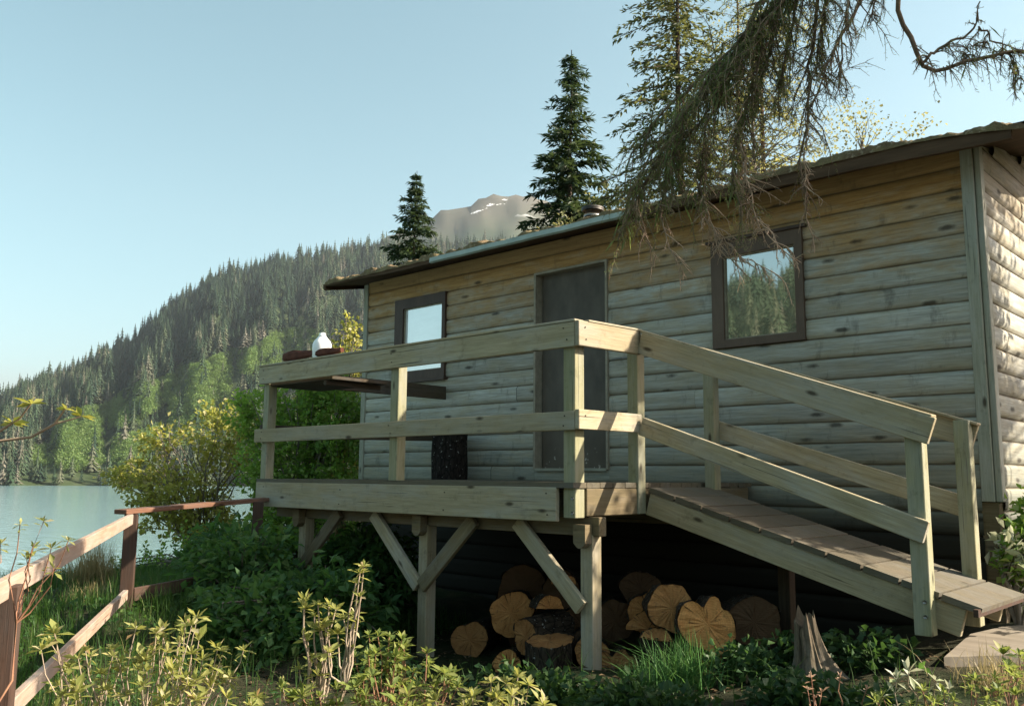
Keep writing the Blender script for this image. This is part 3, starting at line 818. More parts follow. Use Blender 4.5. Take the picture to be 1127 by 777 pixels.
# rails
board('top_rail', (-2.37, YF+.018, .893), (1.545, YF+.018, .893), .036, .166, MT, deck)
board('rail_cap', (-2.38, YF+.045, .987), (1.55, YF+.045, .987), .10, .018, MT, deck)
board('middle_rail', (-2.41, YF+.018, .318), (1.545, YF+.018, .318), .036, .125, MT, deck)
board('top_rail', (1.566, YF-.001, .897), (1.566, -1.712, .910), .036, .170, MT, deck)
board('rail_cap', (1.552, YF+.10, .989), (1.552, -1.70, 1.003), .075, .016, MT, deck)
board('middle_rail', (1.566, YF-.001, .325), (1.566, -1.712, .330), .036, .130, MT, deck)
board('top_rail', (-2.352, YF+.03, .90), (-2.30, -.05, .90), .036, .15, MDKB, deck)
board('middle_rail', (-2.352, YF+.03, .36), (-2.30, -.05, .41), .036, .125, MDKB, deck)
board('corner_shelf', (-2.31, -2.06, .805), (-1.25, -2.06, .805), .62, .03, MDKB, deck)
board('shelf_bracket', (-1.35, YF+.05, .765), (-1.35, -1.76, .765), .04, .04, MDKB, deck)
# bolts
for (x, y, z) in [(1.525, YF-.0, -.19), (1.525, YF, -.285)]:
    bb = Buf(); bb.tube([(1.50, YF+.038, z), (1.50, YF+.028, z)], .011, 8); bb.build('bolt', MMET, deck)
for z in (-.175, -.255):
    bb = Buf(); bb.tube([(1.52, -1.707, z), (1.52, -1.717, z)], .011, 8); bb.build('bolt', MMET, deck)
for (x, z) in [(-2.29,.94),(-2.29,.86),(-2.28,.35),(-2.29,.29),(-.37,.93),(-.36,.86),(-.38,.35),(-.355,.285),(1.45,.94),(1.48,.86),(1.46,.35),(1.45,.285),(-2.2,-.16),(-2.21,-.30),(-1.0,-.17),(-1.01,-.29),(.3,-.17),(.29,-.30),(1.30,-.16),(1.31,-.30)]:
    bb = Buf(); bb.tube([(x, YF+.003, z), (x, YF-.003, z)], .0055, 6); bb.build('nail', MNAIL, deck)
for (y, z) in [(-2.36,.94),(-2.35,.86),(-1.68,.95),(-1.67,.87),(-2.36,.35),(-1.67,.36)]:
    bb = Buf(); bb.tube([(1.582, y, z), (1.588, y, z)], .0055, 6); bb.build('nail', MNAIL, deck)
# supports with Y braces and rounded corbels
def support(x, y, brL, brR):
    zb = tz(x, y)-.15
    p = board('support_post', (x, y, zb), (x, y, -.43), .10, .10, MT, deck, up=(0, 1, 0))
    c = Buf(); V = []; n = 8
    pts = [(-.05, -.36), (-.05, -.48)] + [(-.05+.1*i/n, -.48-.035*math.sin(math.pi*i/n)) for i in range(1, n)] + [(.05, -.48), (.05, -.36)]
    m = len(pts)
    V = [(x+px, y-.055, pz) for px, pz in pts]+[(x+px, y-.125, pz) for px, pz in pts]
    F = [tuple(range(m)), tuple(reversed(range(m, 2*m)))]+[(i, i+m, (i+1) % m + m, (i+1) % m) for i in range(m)]
    c.add(V, F); c.build('corbel', MTD, deck)
    for sgn, on in ((-1, brL), (1, brR)):
        if on:
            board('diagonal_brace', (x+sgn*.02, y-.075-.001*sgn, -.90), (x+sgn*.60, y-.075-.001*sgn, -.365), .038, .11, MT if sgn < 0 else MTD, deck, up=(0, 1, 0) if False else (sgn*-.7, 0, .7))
support(-1.80, -2.20, False, True)
support(-.13, -2.20, True, True)
support(1.50, -2.20, True, False)

# ------------------------------------------------------------------ ramp
ramp = thing('wooden_ramp', (2.6, -1.22, -1.1), 'wooden plank ramp with sloping handrails leading down from the deck to the right', 'ramp')
SL = .288
def rtop(x): return -.118 - SL*(x-1.58)
dirx = Vector((1, 0, -SL)).normalized()
b = Buf(); x = 1.585; k = 0
nrm = Vector((SL, 0, 1)).normalized()
while x < 3.60:
    w_ = .208; e0 = random.uniform(-.008, .008); e1 = random.uniform(-.012, .012); dz = random.uniform(-.002, .003)
    o_ = Vector((x, 0, rtop(x)+dz)); a = o_; c_ = o_ + dirx*w_
    V = []
    for q in (a, c_):
        for y in (-1.635+e0, -.775+e1):
            for h in (0, -.036): p = q + nrm*h; V.append((p.x, y, p.z))
    b.add(V, [(0, 2, 6, 4), (1, 5, 7, 3), (0, 1, 3, 2), (4, 6, 7, 5), (0, 4, 5, 1), (2, 3, 7, 6)])
    x += .224*dirx.x
xend = x
b.build('ramp_planks', MPL, ramp)
b = Buf(); b.box((3.69, -1.69, rtop(3.69)-.052), (3.715, -.78, rtop(3.69)-.012)); 
b.build('end_strip', MRED, ramp)
for y in (-1.60, -.86):
    board('stringer', (1.56, y, rtop(1.56)-.122), (3.615, y, rtop(3.615)-.122), .038, .158, MT, ramp)
board('rail_post', (3.432, -1.664, -.905), (3.432, -1.664, .32), .095, .09, MTG, ramp, up=(0, 1, 0))
board('rail_post', (1.605, -.795, -.20), (1.605, -.795, .93), .09, .09, MTG, ramp, up=(0, 1, 0))
board('rail_post', (3.435, -.795, -.95), (3.435, -.795, .33), .09, .09, MTG, ramp, up=(0, 1, 0))
def rail(name, x0, z0, x1, z1, y, h, w_=.036):
    board(name, (x0, y, z0-h/2), (x1, y, z1-h/2), w_, h, MT, ramp)
rail('top_rail', 1.59, .985, 3.545, .295, -1.728, .155)
rail('rail_cap', 1.59, 1.002, 3.55, .310, -1.700, .018, .085)
rail('middle_rail', 1.59, .375, 3.485, -.277, -1.728, .128)
rail('top_rail', 1.60, .950, 3.49, .300, -.730, .150)
rail('rail_cap', 1.60, .968, 3.52, .312, -.750, .018, .085)
rail('middle_rail', 1.60, .405, 3.44, -.165, -.730, .135)
for z in (-.72, -.80):
    bb = Buf(); bb.tube([(3.45, -1.707, z), (3.45, -1.717, z)], .011, 8); bb.build('bolt', MMET, ramp)
board('support_post', (2.22, -.86, -1.5), (2.22, -.86, -.45), .09, .09, MDKB, ramp, up=(0, 1, 0))

# path boards at the foot of the ramp
b = Buf()
b.add([(3.545, -1.746, -.995), (3.83, -1.36, -.995), (4.3, -.6, -.99), (4.0, .2, -.985), (3.60, -.22, -.985), (3.50, -.47, -.985), (3.43, -.88, -.99),
       (3.545, -1.746, -1.06), (3.83, -1.36, -1.06), (4.3, -.6, -1.06), (4.0, .2, -1.06), (3.60, -.22, -1.06), (3.50, -.47, -1.06), (3.43, -.88, -1.06)],
      [(0, 1, 2, 3, 4, 5, 6)] + [(i, i+7, (i+1) % 7+7, (i+1) % 7) for i in range(7)])
tag(b.build('path', MSTONE), kind='structure')

# ------------------------------------------------------------------ brown fence
fence = thing('low_fence', (-1.2, -4.0, -1.1), 'low red-brown timber fence with a flat top rail running from the deck corner', 'fence')
FP = [(-2.05, -2.56), (-1.75, -3.85), (1.42, -5.72)]
FT = [-.275, -.345, -.465]
for (x, y), z in zip(FP, FT):
    board('fence_post', (x, y, tz(x, y)-.2), (x, y, z-.018), .095, .095, MRED, fence, up=(.5, .86, 0))
board('top_rail', (FP[0][0]-.12, FP[0][1]+.16, FT[0]-.002), (FP[1][0]+.02, FP[1][1]-.10, FT[1]), .14, .036, MRED2, fence)
board('top_rail', (FP[1][0]-.05, FP[1][1]+.03, FT[1]-.055), (2.35, -6.27, -.515), .036, .082, MREDL, fence)
board('bottom_board', (FP[1][0]+.05, FP[1][1]-.03, -.97), (FP[2][0]-.03, FP[2][1]+.02, -.98), .036, .075, MREDL, fence)
board('bottom_board', (FP[0][0], FP[0][1]-.05, -.92), (FP[1][0], FP[1][1]+.05, -.98), .036, .10, MRED, fence)

# ------------------------------------------------------------------ things on the deck
b = Buf()
px, py, pz = -1.48, -2.33, 1.0
b.tube([(px, py, pz), (px, py, pz+.01), (px, py, pz+.125), (px, py, pz+.155), (px, py, pz+.185), (px, py, pz+.205)], [.075, .085, .085, .072, .045, .034], 20)
jug = thing('plastic_jug', (px, py, pz), 'white plastic jug standing on the deck top rail', 'jug')
b.build('body', MWHITE, jug)
b = Buf(); b.tube([(px, py, pz+.206), (px, py, pz+.225), (px, py, pz+.232)], [.030, .030, .018], 16); b.build('cap', MWHITE, jug)
def chunk(label, c, L, h, w_, yaw, seed):
    r = random.Random(seed); V = []; F = []; n = 7; m = 8
    for i in range(n):
        f = i/(n-1); s_ = (.55+.45*math.sin(math.pi*min(1, f*1.15+.12)))
        for k in range(m):
            a = 2*math.pi*k/m + .39
            q = r.uniform(.88, 1.1)*s_
            yy = max(-1, min(1, 1.35*math.cos(a)))*w_/2*q; zz = max(-1, min(1, 1.35*math.sin(a)))*h/2*q
            x_ = (f-.5)*L
            V.append((c[0]+x_*math.cos(yaw)-yy*math.sin(yaw), c[1]+x_*math.sin(yaw)+yy*math.cos(yaw), c[2]+max(zz, -h/2*.92)))
    for i in range(n-1):
        for k in range(m): F.append((i*m+k, i*m+(k+1) % m, (i+1)*m+(k+1) % m, (i+1)*m+k))
    F += [tuple(range(m)), tuple(reversed(range((n-1)*m, n*m)))]
    bb = Buf(); bb.add(V, F)
    return tag(bb.build('wood_chunk', MSCRAP), label, 'wood')
chunk('long dark red-brown wood chunk on the deck rail, left in front of the white jug', (-1.72, -2.385, 1.045), .56, .095, .07, 0.0, 1)
chunk('short dark red-brown wood chunk on the deck rail, right of the white jug', (-1.28, -2.385, 1.035), .36, .075, .07, .03, 2)

# ------------------------------------------------------------------ logs
def frame(ax):
    x = Vector(ax).normalized(); y = Vector((0, 0, 1)).cross(x)
    if y.length < .05: y = Vector((0, 1, 0))
    y.normalize(); z = x.cross(y)
    return x, y, z
def log(label, c, ax, L, R, seed, kind='round', group=None, name='firewood_log', cut=None, squash=1.0):
    """c = centre of the visible sawn end; ax points out of that end"""
    r = random.Random(seed)
    x, y, z = frame(ax)
    M = Matrix((x, y, z)).transposed().to_4x4(); M.translation = Vector(c)
    root = thing(name, (0, 0, 0), label, 'log', group); root.matrix_basis = M; root['_w'] = [v for rr in M for v in rr]
    m = 44
    ph = [r.uniform(0, 6.28) for _ in range(4)]
    prof_ = []
    for k in range(m):
        a = 2*math.pi*k/m
        q = R*(1+.07*math.sin(2*a+ph[0])+.055*math.sin(3*a+ph[1])+.03*math.sin(5*a+ph[3])+.025*math.sin(7*a+ph[2])+.012*math.sin(13*a))
        if kind == 'notch':
            da = math.atan2(math.sin(a-1.75), math.cos(a-1.75)); q *= 1-.42*math.exp(-(da/.28)**2)
            da = math.atan2(math.sin(a-.75), math.cos(a-.75)); q *= 1-.15*math.exp(-(da/.2)**2)
        prof_.append([q*math.cos(a)*squash, q*math.sin(a)])
    if kind == 'split':       # quarter / half round billet
        cut_ = r.uniform(-.15, .1)*R
        prof_ = [[p[0], p[1] if p[1] > cut_ else cut_+.02*R*math.sin(p[0]*40)] for p in prof_]
    rings = []
    ns = 5
    for i in range(ns):
        f = i/(ns-1)
        rings.append([((r.uniform(.0, .02) if i == 0 else -f*L), p[0]*(1+.05*math.sin(ph[3]+f*4+k)), p[1]*(1+.05*math.cos(ph[3]+f*5+k*2))) for k, p in enumerate(prof_)])
    b = Buf(); V = [q for rg in rings for q in rg]; F = []
    for i in range(ns-1):
        for k in range(m): F.append((i*m+k, (i+1)*m+k, (i+1)*m+(k+1) % m, i*m+(k+1) % m))
    b.add(V, F, kind != 'split')
    b.build('bark', MBARKD if name == 'log_round' else MBARK, root, M)
    for end in (0, 1):
        b = Buf(); sgn = 1 if end == 0 else -1; X0 = 0 if end == 0 else -L
        V = [(X0+sgn*.004, 0, (max(0, min(p[1] for p in prof_))))]
        for q in (.35, .7, .985):
            for k, p in enumerate(prof_): V.append((X0+sgn*(.004+.006*r.uniform(-1, 1)), p[0]*q, p[1]*q))
        F = [(0, 1+k, 1+(k+1) % m) for k in range(m)]
        for rg in range(2):
            for k in range(m): F.append((1+rg*m+k, 1+(rg+1)*m+k, 1+(rg+1)*m+(k+1) % m, 1+rg*m+(k+1) % m))
        if end == 1: F = [tuple(reversed(f)) for f in F]
        b.add(V, F)
        b.build('cut_end', cut or MCUT, root, M)
    return root
TOCAM = (.60, -.78, .12)
log('small round orange log end, leftmost in the woodpile', (0.0, -1.85, -1.34), (.5, -.85, .08), .5, .145, 1)
log('large orange log end behind and above the leftmost log in the woodpile', (.36, -1.75, -1.11), (.62, -.78, .1), .5, .17, 2)
log('small pale split billet lying on top of the woodpile, left of the right support post', (.80, -1.80, -1.02), (.75, -.6, .1), .36, .10, 3, 'split')
log('tilted bark-covered log with a pale oval end, middle of the woodpile', (.72, -1.98, -1.21), (.05, -.99, -.05), .46, .14, 4, squash=.72)
log('dark round log end at the bottom left of the woodpile', (.56, -2.0, -1.44), (.4, -.9, .1), .45, .115, 5)
log('thick dark bark log round standing upright in front of the woodpile', (1.00, -2.03, -1.20), (.05, -.12, 1), .42, .175, 6)
log('small pale split billet high up behind the diagonal brace', (.76, -1.60, -.86), (.6, -.75, .1), .36, .09, 7, 'split')
log('notched round log end just right of the right support post', (1.46, -1.90, -1.34), (.6, -.78, .12), .5, .15, 8, 'notch')
log('half-hidden log end showing on the left edge of the right support post', (1.27, -1.90, -1.26), (.6, -.78, .1), .5, .12, 9)
log('upright split log wedge leaning at the right end of the woodpile', (1.83, -1.95, -1.10), (.10, -.45, .90), .34, .12, 10, 'split', cut=MCUT)
log('big round orange log end under the ramp, left of the lobed one', (1.87, -1.80, -.91), (.62, -.76, .12), .48, .16, 11)
log('big lobed orange log end under the ramp with a deep notch', (2.16, -1.85, -.97), (.62, -.76, .12), .5, .18, 12, 'notch')
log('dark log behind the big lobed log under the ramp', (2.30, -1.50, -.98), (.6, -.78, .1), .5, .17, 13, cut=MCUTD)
log('dark split log lying below the big round log under the ramp', (1.62, -1.72, -1.08), (.45, -.85, .1), .45, .14, 14, 'split')
log('dim log end low behind the right support post', (1.42, -1.45, -1.02), (.6, -.78, .1), .5, .14, 15)
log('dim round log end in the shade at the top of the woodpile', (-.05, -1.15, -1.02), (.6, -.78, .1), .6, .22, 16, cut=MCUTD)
log('dark log low under the big lobed log at the foot of the pile', (2.08, -1.75, -1.22), (.6, -.78, .1), .5, .12, 17)
for j, (x, y, z, R) in enumerate([(.15, -1.35, -1.35, .16), (.75, -1.35, -1.2, .17), (1.1, -1.4, -1.12, .16), (1.0, -1.6, -1.32, .15), (.5, -1.3, -.95, .15), (1.75, -1.3, -1.15, .17), (1.2, -1.2, -.9, .15)]):
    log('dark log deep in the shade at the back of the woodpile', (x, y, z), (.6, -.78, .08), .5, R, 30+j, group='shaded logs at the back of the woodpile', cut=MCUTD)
log('dark bark log round with white specks standing on the deck', (-1.945, -.28, .40), (.02, -.03, 1), .485, .178, 50, name='log_round')

# weathered splintered stump
b = Buf(); r = random.Random(4); m = 40; V = []; F = []; n = 12
sx, sy = 2.98, -2.12; sz = tz(sx, sy)-.05
for i in range(n):
    f = i/(n-1)
    for k in range(m):
        a = 2*math.pi*k/m
        q = (.065*(1-f)**1.6+.050)*(1+.16*math.sin(5*a+1+f)+.10*math.sin(9*a+f*3)+.06*math.sin(17*a))*(1 + .9*(1-f)**3*max(0, math.cos(a-.2)))
        top = .34 + .05*math.sin(2*a+2.2) + .022*math.sin(5*a) + .018*math.sin(11*a)
        V.append((sx-.05*f+q*math.cos(a), sy+.02*f+q*math.sin(a), sz+f*top))
for i in range(n-1):
    for k in range(m): F.append((i*m+k, i*m+(k+1) % m, (i+1)*m+(k+1) % m, (i+1)*m+k))
F.append(tuple(range((n-1)*m, n*m)))
V2 = [(p[2]-sz, p[1]-sy, sx-p[0]) for p in V]        # grain runs up the stump
b.add(V2, F, False)
Ms = Matrix(((0, 0, -1, sx), (0, 1, 0, sy), (1, 0, 0, sz), (0, 0, 0, 1)))
tag(b.build('tree_stump', MSTUMP, None, Ms), 'grey splintered old tree stump in front of the ramp', 'stump')

# ------------------------------------------------------------------ vegetation
def curve(p0, p1, sag=0.0, n=6, jit=.02, r=random):
    p0 = Vector(p0); p1 = Vector(p1); out = []
    for i in range(n):
        f = i/(n-1)
        q = p0.lerp(p1, f) + Vector((r.uniform(-jit, jit), r.uniform(-jit, jit), 0))*math.sin(math.pi*f)
        q.z += sag*math.sin(math.pi*f)
        out.append(q)
    return out

def leafy_shrub(name, label, cat, blobs, nleaf, L, W, mleaf, mstem, base, seed, group=None, droop=.1, nst=9):
    """blobs: list of (x,y,z,rx,ry,rz); stems grow from base into the blobs, leaves in sprays round the twig ends"""
    g = np.random.default_rng(seed); r = random.Random(seed)
    t_ = thing(name, base, label, cat, group)
    vol = np.array([q[3]*q[4]*q[5] for q in blobs]); vol = vol/vol.sum()
    st = Buf(); B, D = [], []
    nclump = max(10, nleaf//16)
    for bi, q in enumerate(blobs):
        nc = max(3, int(nclump*vol[bi]))
        c = np.array(q[:3]); rr = np.array(q[3:6])
        u = norm(g.normal(0, 1, (nc, 3)))*np.power(g.uniform(.15, 1.1, (nc, 1)), .5)
        tips = c + u*rr
        for k in range(min(nc, nst)):
            pts = curve(base, tips[k], .15, 6, .12, r)
            st.tube(pts, [.014*(1-.8*i/5)+.002 for i in range(6)], 5, False)
        for tip in tips:
            inner = tip - (tip-c)*g.uniform(.15, .5) - [0, 0, .12*rr[2]]
            if nleaf > 1400 and g.uniform() < .45: st.tube([inner, tip], [.005, .002], 4, False)
            f = g.uniform(0, 1.15, (16, 1))
            p = inner + (tip-inner)*f + g.normal(0, L*.55, (16, 3))
            d = norm((tip-c)/rr)*.7 + g.normal(0, .55, (16, 3)) + [0, 0, -droop]
            B.append(p); D.append(d)
    B = np.concatenate(B); D = np.concatenate(D)
    if st.n: st.build('stems', mstem, t_)
    link('foliage', leaf_mesh('foliage', B, D, g.uniform(.7, 1.25, len(B))*L, g.uniform(.7, 1.2, len(B))*W), mleaf, t_)
    return t_

leafy_shrub('alder_bush', 'yellow-green sunlit alder bush at the lake edge, left of the deck', 'bush',
    [(-7.6,-.55,-.45,.95,.7,.6), (-8.4,-.85,-.02,.75,.5,.28), (-8.0,-.7,-.5,.5,.4,.2), (-7.0,-.2,.45,.7,.55,.6), (-8.0,-.6,.45,.5,.4,.3), (-6.9,-.2,-1.0,.7,.6,.6)], 6000, .082, .06, ML_ALD_Y, MALDB, (-7.3,-.3,tz(-7.3,-.3)), 11, nst=14)
leafy_shrub('alder_bush', 'dense green alder bush behind the left end of the deck', 'bush',
    [(-5.3,-.15,.15,.75,.7,.75), (-4.75,.15,.8,.65,.5,.6), (-5.7,-.3,.80,.55,.5,.5), (-5.0,.1,1.15,.45,.4,.4), (-5.0,-.1,-.7,.9,.7,.7), (-4.45,.1,.1,.5,.4,.8)], 15000, .075, .056, ML_ALD_G, MALDB, (-5.1,0,tz(-5.1,0)), 12, nst=12)
leafy_shrub('alder_bush', 'tall yellow alder showing past the left corner of the cabin', 'bush',
    [(-6.2,1.35,1.7,.40,.35,.6), (-6.1,1.4,2.25,.25,.25,.3), (-6.7,1.2,.9,.5,.4,.6), (-6.2,1.3,0,.6,.5,.9)], 4200, .075, .055, ML_ALD_Y, MALDB, (-6.3,1.3,tz(-6.3,1.3)), 13)
leafy_shrub('alder_bush', 'thin scraggly bush below the flat fence rail by the water', 'bush',
    [(-6.3,-1.6,-1.55,.8,.5,.6), (-5.4,-1.4,-1.25,.7,.5,.6), (-4.5,-1.2,-1.1,.6,.5,.5)], 2600, .055, .04, ML_ALD_G, MALDB, (-5.5,-1.4,tz(-5.5,-1.4)), 14)
LBL = ['dark leafy shrub under the left end of the deck beside the fence post', 'dark leafy shrub behind the flat fence rail', 'dark leafy shrub in the shade beneath the deck, left of the middle brace',
       'dark low shrub in front of the middle support post', 'dark low shrub in the grass between fence and deck']
for j, (x, y, z, r1, r2) in enumerate([(-1.75,-2.85,-.92,.62,.42), (-3.1,-2.2,-.98,.65,.45), (-1.5,-1.7,-.88,.55,.36), (-.62,-2.80,-1.10,.52,.34), (-.85,-3.25,-1.15,.55,.30)]):
    leafy_shrub('leafy_shrub', LBL[j], 'shrub', [(x, y, z, r1, r1*.8, r2), (x+.3, y-.1, z-.16, r1*.7, r1*.7, r2*.8), (x-.3, y+.1, z+.05, r1*.6, r1*.6, r2*.8)], 5200, .095, .05, ML_DARK, MALDB, (x, y, tz(x, y)), 20+j, droop=.45)
leafy_shrub('leafy_shrub', 'dark low plants between the stump and the foot of the ramp', 'shrub', [(3.15,-1.85,-1.0,.28,.2,.14), (2.75,-1.9,-1.08,.25,.2,.12)], 900, .06, .045, ML_DEEP, MALDB, (3.0,-1.9,tz(3,-1.9)), 27, droop=.2, nst=0)
leafy_shrub('leafy_shrub', 'small green plants left of the grey stump', 'shrub', [(2.62,-2.2,-1.12,.25,.2,.14)], 600, .05, .04, ML_DEEP, MALDB, (2.62,-2.2,tz(2.62,-2.2)), 28, droop=.1, nst=0)
leafy_shrub('flowering_shrub', 'leafy shrub with pale blooms beside the cabin corner', 'shrub', [(3.62,-.20,-.55,.16,.2,.2), (3.72,.05,-.28,.18,.2,.2)], 900, .075, .045, ML_ALD_G, MALDB, (3.66,-.1,tz(3.66,-.1)), 29)
leafy_shrub('flowering_shrub', 'cluster of whitish leaves right of the ramp handrail post', 'shrub', [(3.50,-.33,-.50,.085,.08,.055), (3.545,-.27,-.58,.09,.08,.065)], 170, .08, .045, ML_WHITE, MALDB, (3.56,-.3,tz(3.56,-.3)), 30, nst=5)
leafy_shrub('dry_shrub', 'tall brownish seed plume showing under the left deck corner', 'shrub', [(-2.4,-1.45,-.66,.10,.10,.24)], 420, .05, .03, ML_DRYG, MALDB, (-2.4,-1.45,tz(-2.4,-1.45)), 31)
leafy_shrub('alder_bush', 'sunlit bush by the right side wall of the cabin', 'bush', [(4.0,.4,-.2,.28,.4,.3), (4.2,.2,-.5,.3,.4,.3)], 1100, .06, .04, ML_ALD_Y, MALDB, (4.1,.4,tz(4.1,.4)), 32)

# rosette bushes in the foreground
def rosette_bush(name, label, tips, hub, seed, mleaf, mstem, R=.048, leaves=15, cat='bush', stem_r=.0042, wide=.6, extra=0):
    g = np.random.default_rng(seed); r = random.Random(seed)
    t_ = thing(name, hub, label, cat)
    st = Buf(); B, D = [], []; Ls = []; tips = [tuple(p) for p in tips]
    full = list(tips)
    for p in tips:
        for _ in range(extra):
            full.append((p[0]+r.gauss(0, .055), p[1]+r.gauss(0, .055), p[2]-abs(r.gauss(.03, .05))))
    # forks: tips near each other share a stem
    forks = {}
    for p in full:
        key = (round(p[0]/.16), round(p[1]/.16)); forks.setdefault(key, []).append(p)
    for key, ps in forks.items():
        cx_, cy_ = sum(p[0] for p in ps)/len(ps), sum(p[1] for p in ps)/len(ps); zmin = min(p[2] for p in ps)
        hz_ = hub[2]
        fk = Vector((cx_+(hub[0]-cx_)*.25, cy_+(hub[1]-cy_)*.25, max(hz_+.05, zmin-.14)))
        st.tube(curve(hub, fk, .05, 6, .05, r), [stem_r*(1.3-.35*i/5) for i in range(6)], 6, False)
        for p in ps:
            c_ = curve(fk, p, -.015, 5, .02, r)
            st.tube(c_, [stem_r*.85, stem_r*.75, stem_r*.6, stem_r*.5, stem_r*.4], 5, False)
            ax = (c_[-1]-c_[-2]).normalized(); ax = (ax + Vector((r.gauss(0, .25), r.gauss(0, .25), .6))).normalized()
            s1 = ax.cross(Vector((.3, .9, .1))).normalized(); s2 = ax.cross(s1)
            sr = r.uniform(.65, 1.25); lv = [(r.randint(min(4, leaves-6), max(4, leaves-3)), r.uniform(.1, .5), sr, Vector(p)), (r.randint(3, 5), .95, .7*sr, Vector(p)), (r.randint(1, 4), -.35, .85*sr, Vector(p)-ax*.012)]
            for q_ in (2, 3):
                if r.random() < .6: lv.append((r.randint(1, 3), r.uniform(.2, .7), r.uniform(.4, .8), c_[q_]))
            for lev, (m, el, sc, bp) in enumerate(lv):
                a0 = r.uniform(0, 6)
                for k in range(m):
                    a = a0+2*math.pi*k/m+r.gauss(0, .2); e = el+r.gauss(0, .32)
                    dd = (s1*math.cos(a)+s2*math.sin(a))*math.cos(e)+ax*math.sin(e)
                    B.append(bp); D.append(dd); Ls.append(R*sc*r.uniform(.6, 1.3))
    Ls = np.array(Ls)
    st.build('stems', mstem, t_)
    Dn = np.array(D)
    link('foliage', leaf_mesh('foliage', np.array(B), Dn, Ls, Ls*g.uniform(.26, .46, len(Ls)), up=np.array([0, 0, 1.0])+g.normal(0, .25, Dn.shape), fold=.22, wide=wide), mleaf, t_)
    return t_
bushA = [(2.13,-5.31,-.57),(1.86,-5.7,-.61),(1.94,-5.62,-.67),(1.89,-5.65,-.73),(1.97,-5.46,-.61),(2.04,-5.39,-.64),(1.99,-5.29,-.64),(2.0,-5.55,-.69),(1.97,-5.57,-.75),(2.18,-5.25,-.68),(2.17,-5.24,-.75),(2.18,-5.51,-.72),(2.25,-5.45,-.71),(2.3,-5.39,-.75),(2.13,-5.55,-.8),(2.01,-5.66,-.79),(2.37,-5.31,-.81),(2.32,-5.51,-.79),(2.2,-5.36,-.68)]
bushB = [(2.59,-4.92,-.38),(2.56,-4.93,-.44),(2.42,-5.05,-.51),(2.46,-5.02,-.52),(2.4,-4.93,-.54),(2.44,-5.02,-.56),(2.55,-4.92,-.55),(2.39,-5.04,-.75),(2.43,-5.01,-.71),(2.47,-4.99,-.6),(2.52,-4.95,-.57)]
bushB2 = [(2.52,-4.79,-.65),(2.55,-4.76,-.65),(2.59,-4.73,-.66),(2.57,-4.87,-.7),(2.54,-4.76,-.71),(2.57,-4.73,-.73),(2.61,-4.69,-.78),(2.65,-4.66,-.71),(2.77,-4.68,-.76),(2.8,-4.64,-.81),(2.66,-4.92,-.75),(2.61,-4.96,-.79),(2.7,-4.87,-.79),(2.56,-5.0,-.8),(2.48,-5.08,-.82),(2.75,-4.83,-.82),(2.42,-5.13,-.8),(2.69,-4.74,-.81)]
bushB3 = [(2.91,-4.67,-.81),(2.96,-4.63,-.77),(3.0,-4.6,-.77),(3.03,-4.57,-.75),(3.04,-4.69,-.8),(3.11,-4.63,-.79),(2.89,-4.83,-.81)]
bushC = [(4.1,-3.71,-.76),(4.0,-3.8,-.78),(4.22,-3.59,-.76),(4.25,-3.43,-.74),(4.29,-3.4,-.7),(4.34,-3.48,-.71),(4.29,-3.67,-.77),(4.36,-3.6,-.75),(4.21,-3.74,-.77),(4.32,-3.64,-.74),(4.29,-3.26,-.68)]
rosette_bush('rosette_bush', 'yellow-green foreground bush with whorled leaves in front of the brown fence', bushA, (2.15,-5.5,tz(2.15,-5.5)), 41, ML_ROSE, MTWIG, extra=3)
rosette_bush('rosette_bush', 'tallest foreground bush with pale forked stems and yellow leaf whorls', bushB, (2.52,-4.98,tz(2.5,-5)), 42, ML_ROSE, MTWIG, stem_r=.0065, extra=1)
rosette_bush('rosette_bush', 'green foreground bush at the foot of the middle support post', bushB2, (2.62,-4.85,tz(2.6,-4.85)), 43, ML_ROSEG, MREDTW, extra=3)
rosette_bush('rosette_bush', 'low yellow-green bush in front of the woodpile at the bottom edge', bushB3, (3.0,-4.7,tz(3.0,-4.7)), 44, ML_ROSE, MTWIG, extra=3)
rosette_bush('rosette_bush', 'low yellow-green bush in the bottom right corner', bushC, (4.2,-3.65,tz(4.2,-3.65)), 45, ML_ROSEG, MREDTW, R=.040, extra=3)
rosette_bush('rosette_bush', 'plant with large pale leaves in front of the foot of the ramp', [(4.07,-3.74,-.70),(4.04,-3.77,-.725),(4.10,-3.57,-.75),(4.13,-3.53,-.78)], (4.08,-3.7,tz(4.08,-3.7)), 46, ML_WHITE, MTWIG, R=.06, leaves=7)
rosette_bush('dry_weed', 'dry pinkish weed with curled leaves at the bottom edge left of the pale plant', [(3.83,-3.97,-.72),(3.85,-3.94,-.77),(3.90,-3.90,-.72),(3.96,-3.83,-.76),(3.82,-3.98,-.76),(3.83,-3.95,-.79)], (3.88,-3.92,tz(3.88,-3.92)), 47, ML_DEAD, MREDTW, R=.03, leaves=6, cat='weed')
rosette_bush('rosette_bush', 'thin sprigs of yellow leaves rising in front of the near fence rail', [(2.68,-6.11,-.19),(2.73,-6.07,-.18),(2.70,-6.08,-.25),(2.74,-6.05,-.25),(2.77,-6.02,-.23),(2.74,-6.04,-.30),(2.69,-6.09,-.28),(2.64,-6.14,-.24)], (2.55,-6.2,tz(2.55,-6.2)), 48, ML_ROSE, MREDTW, R=.026, leaves=8, stem_r=.003)
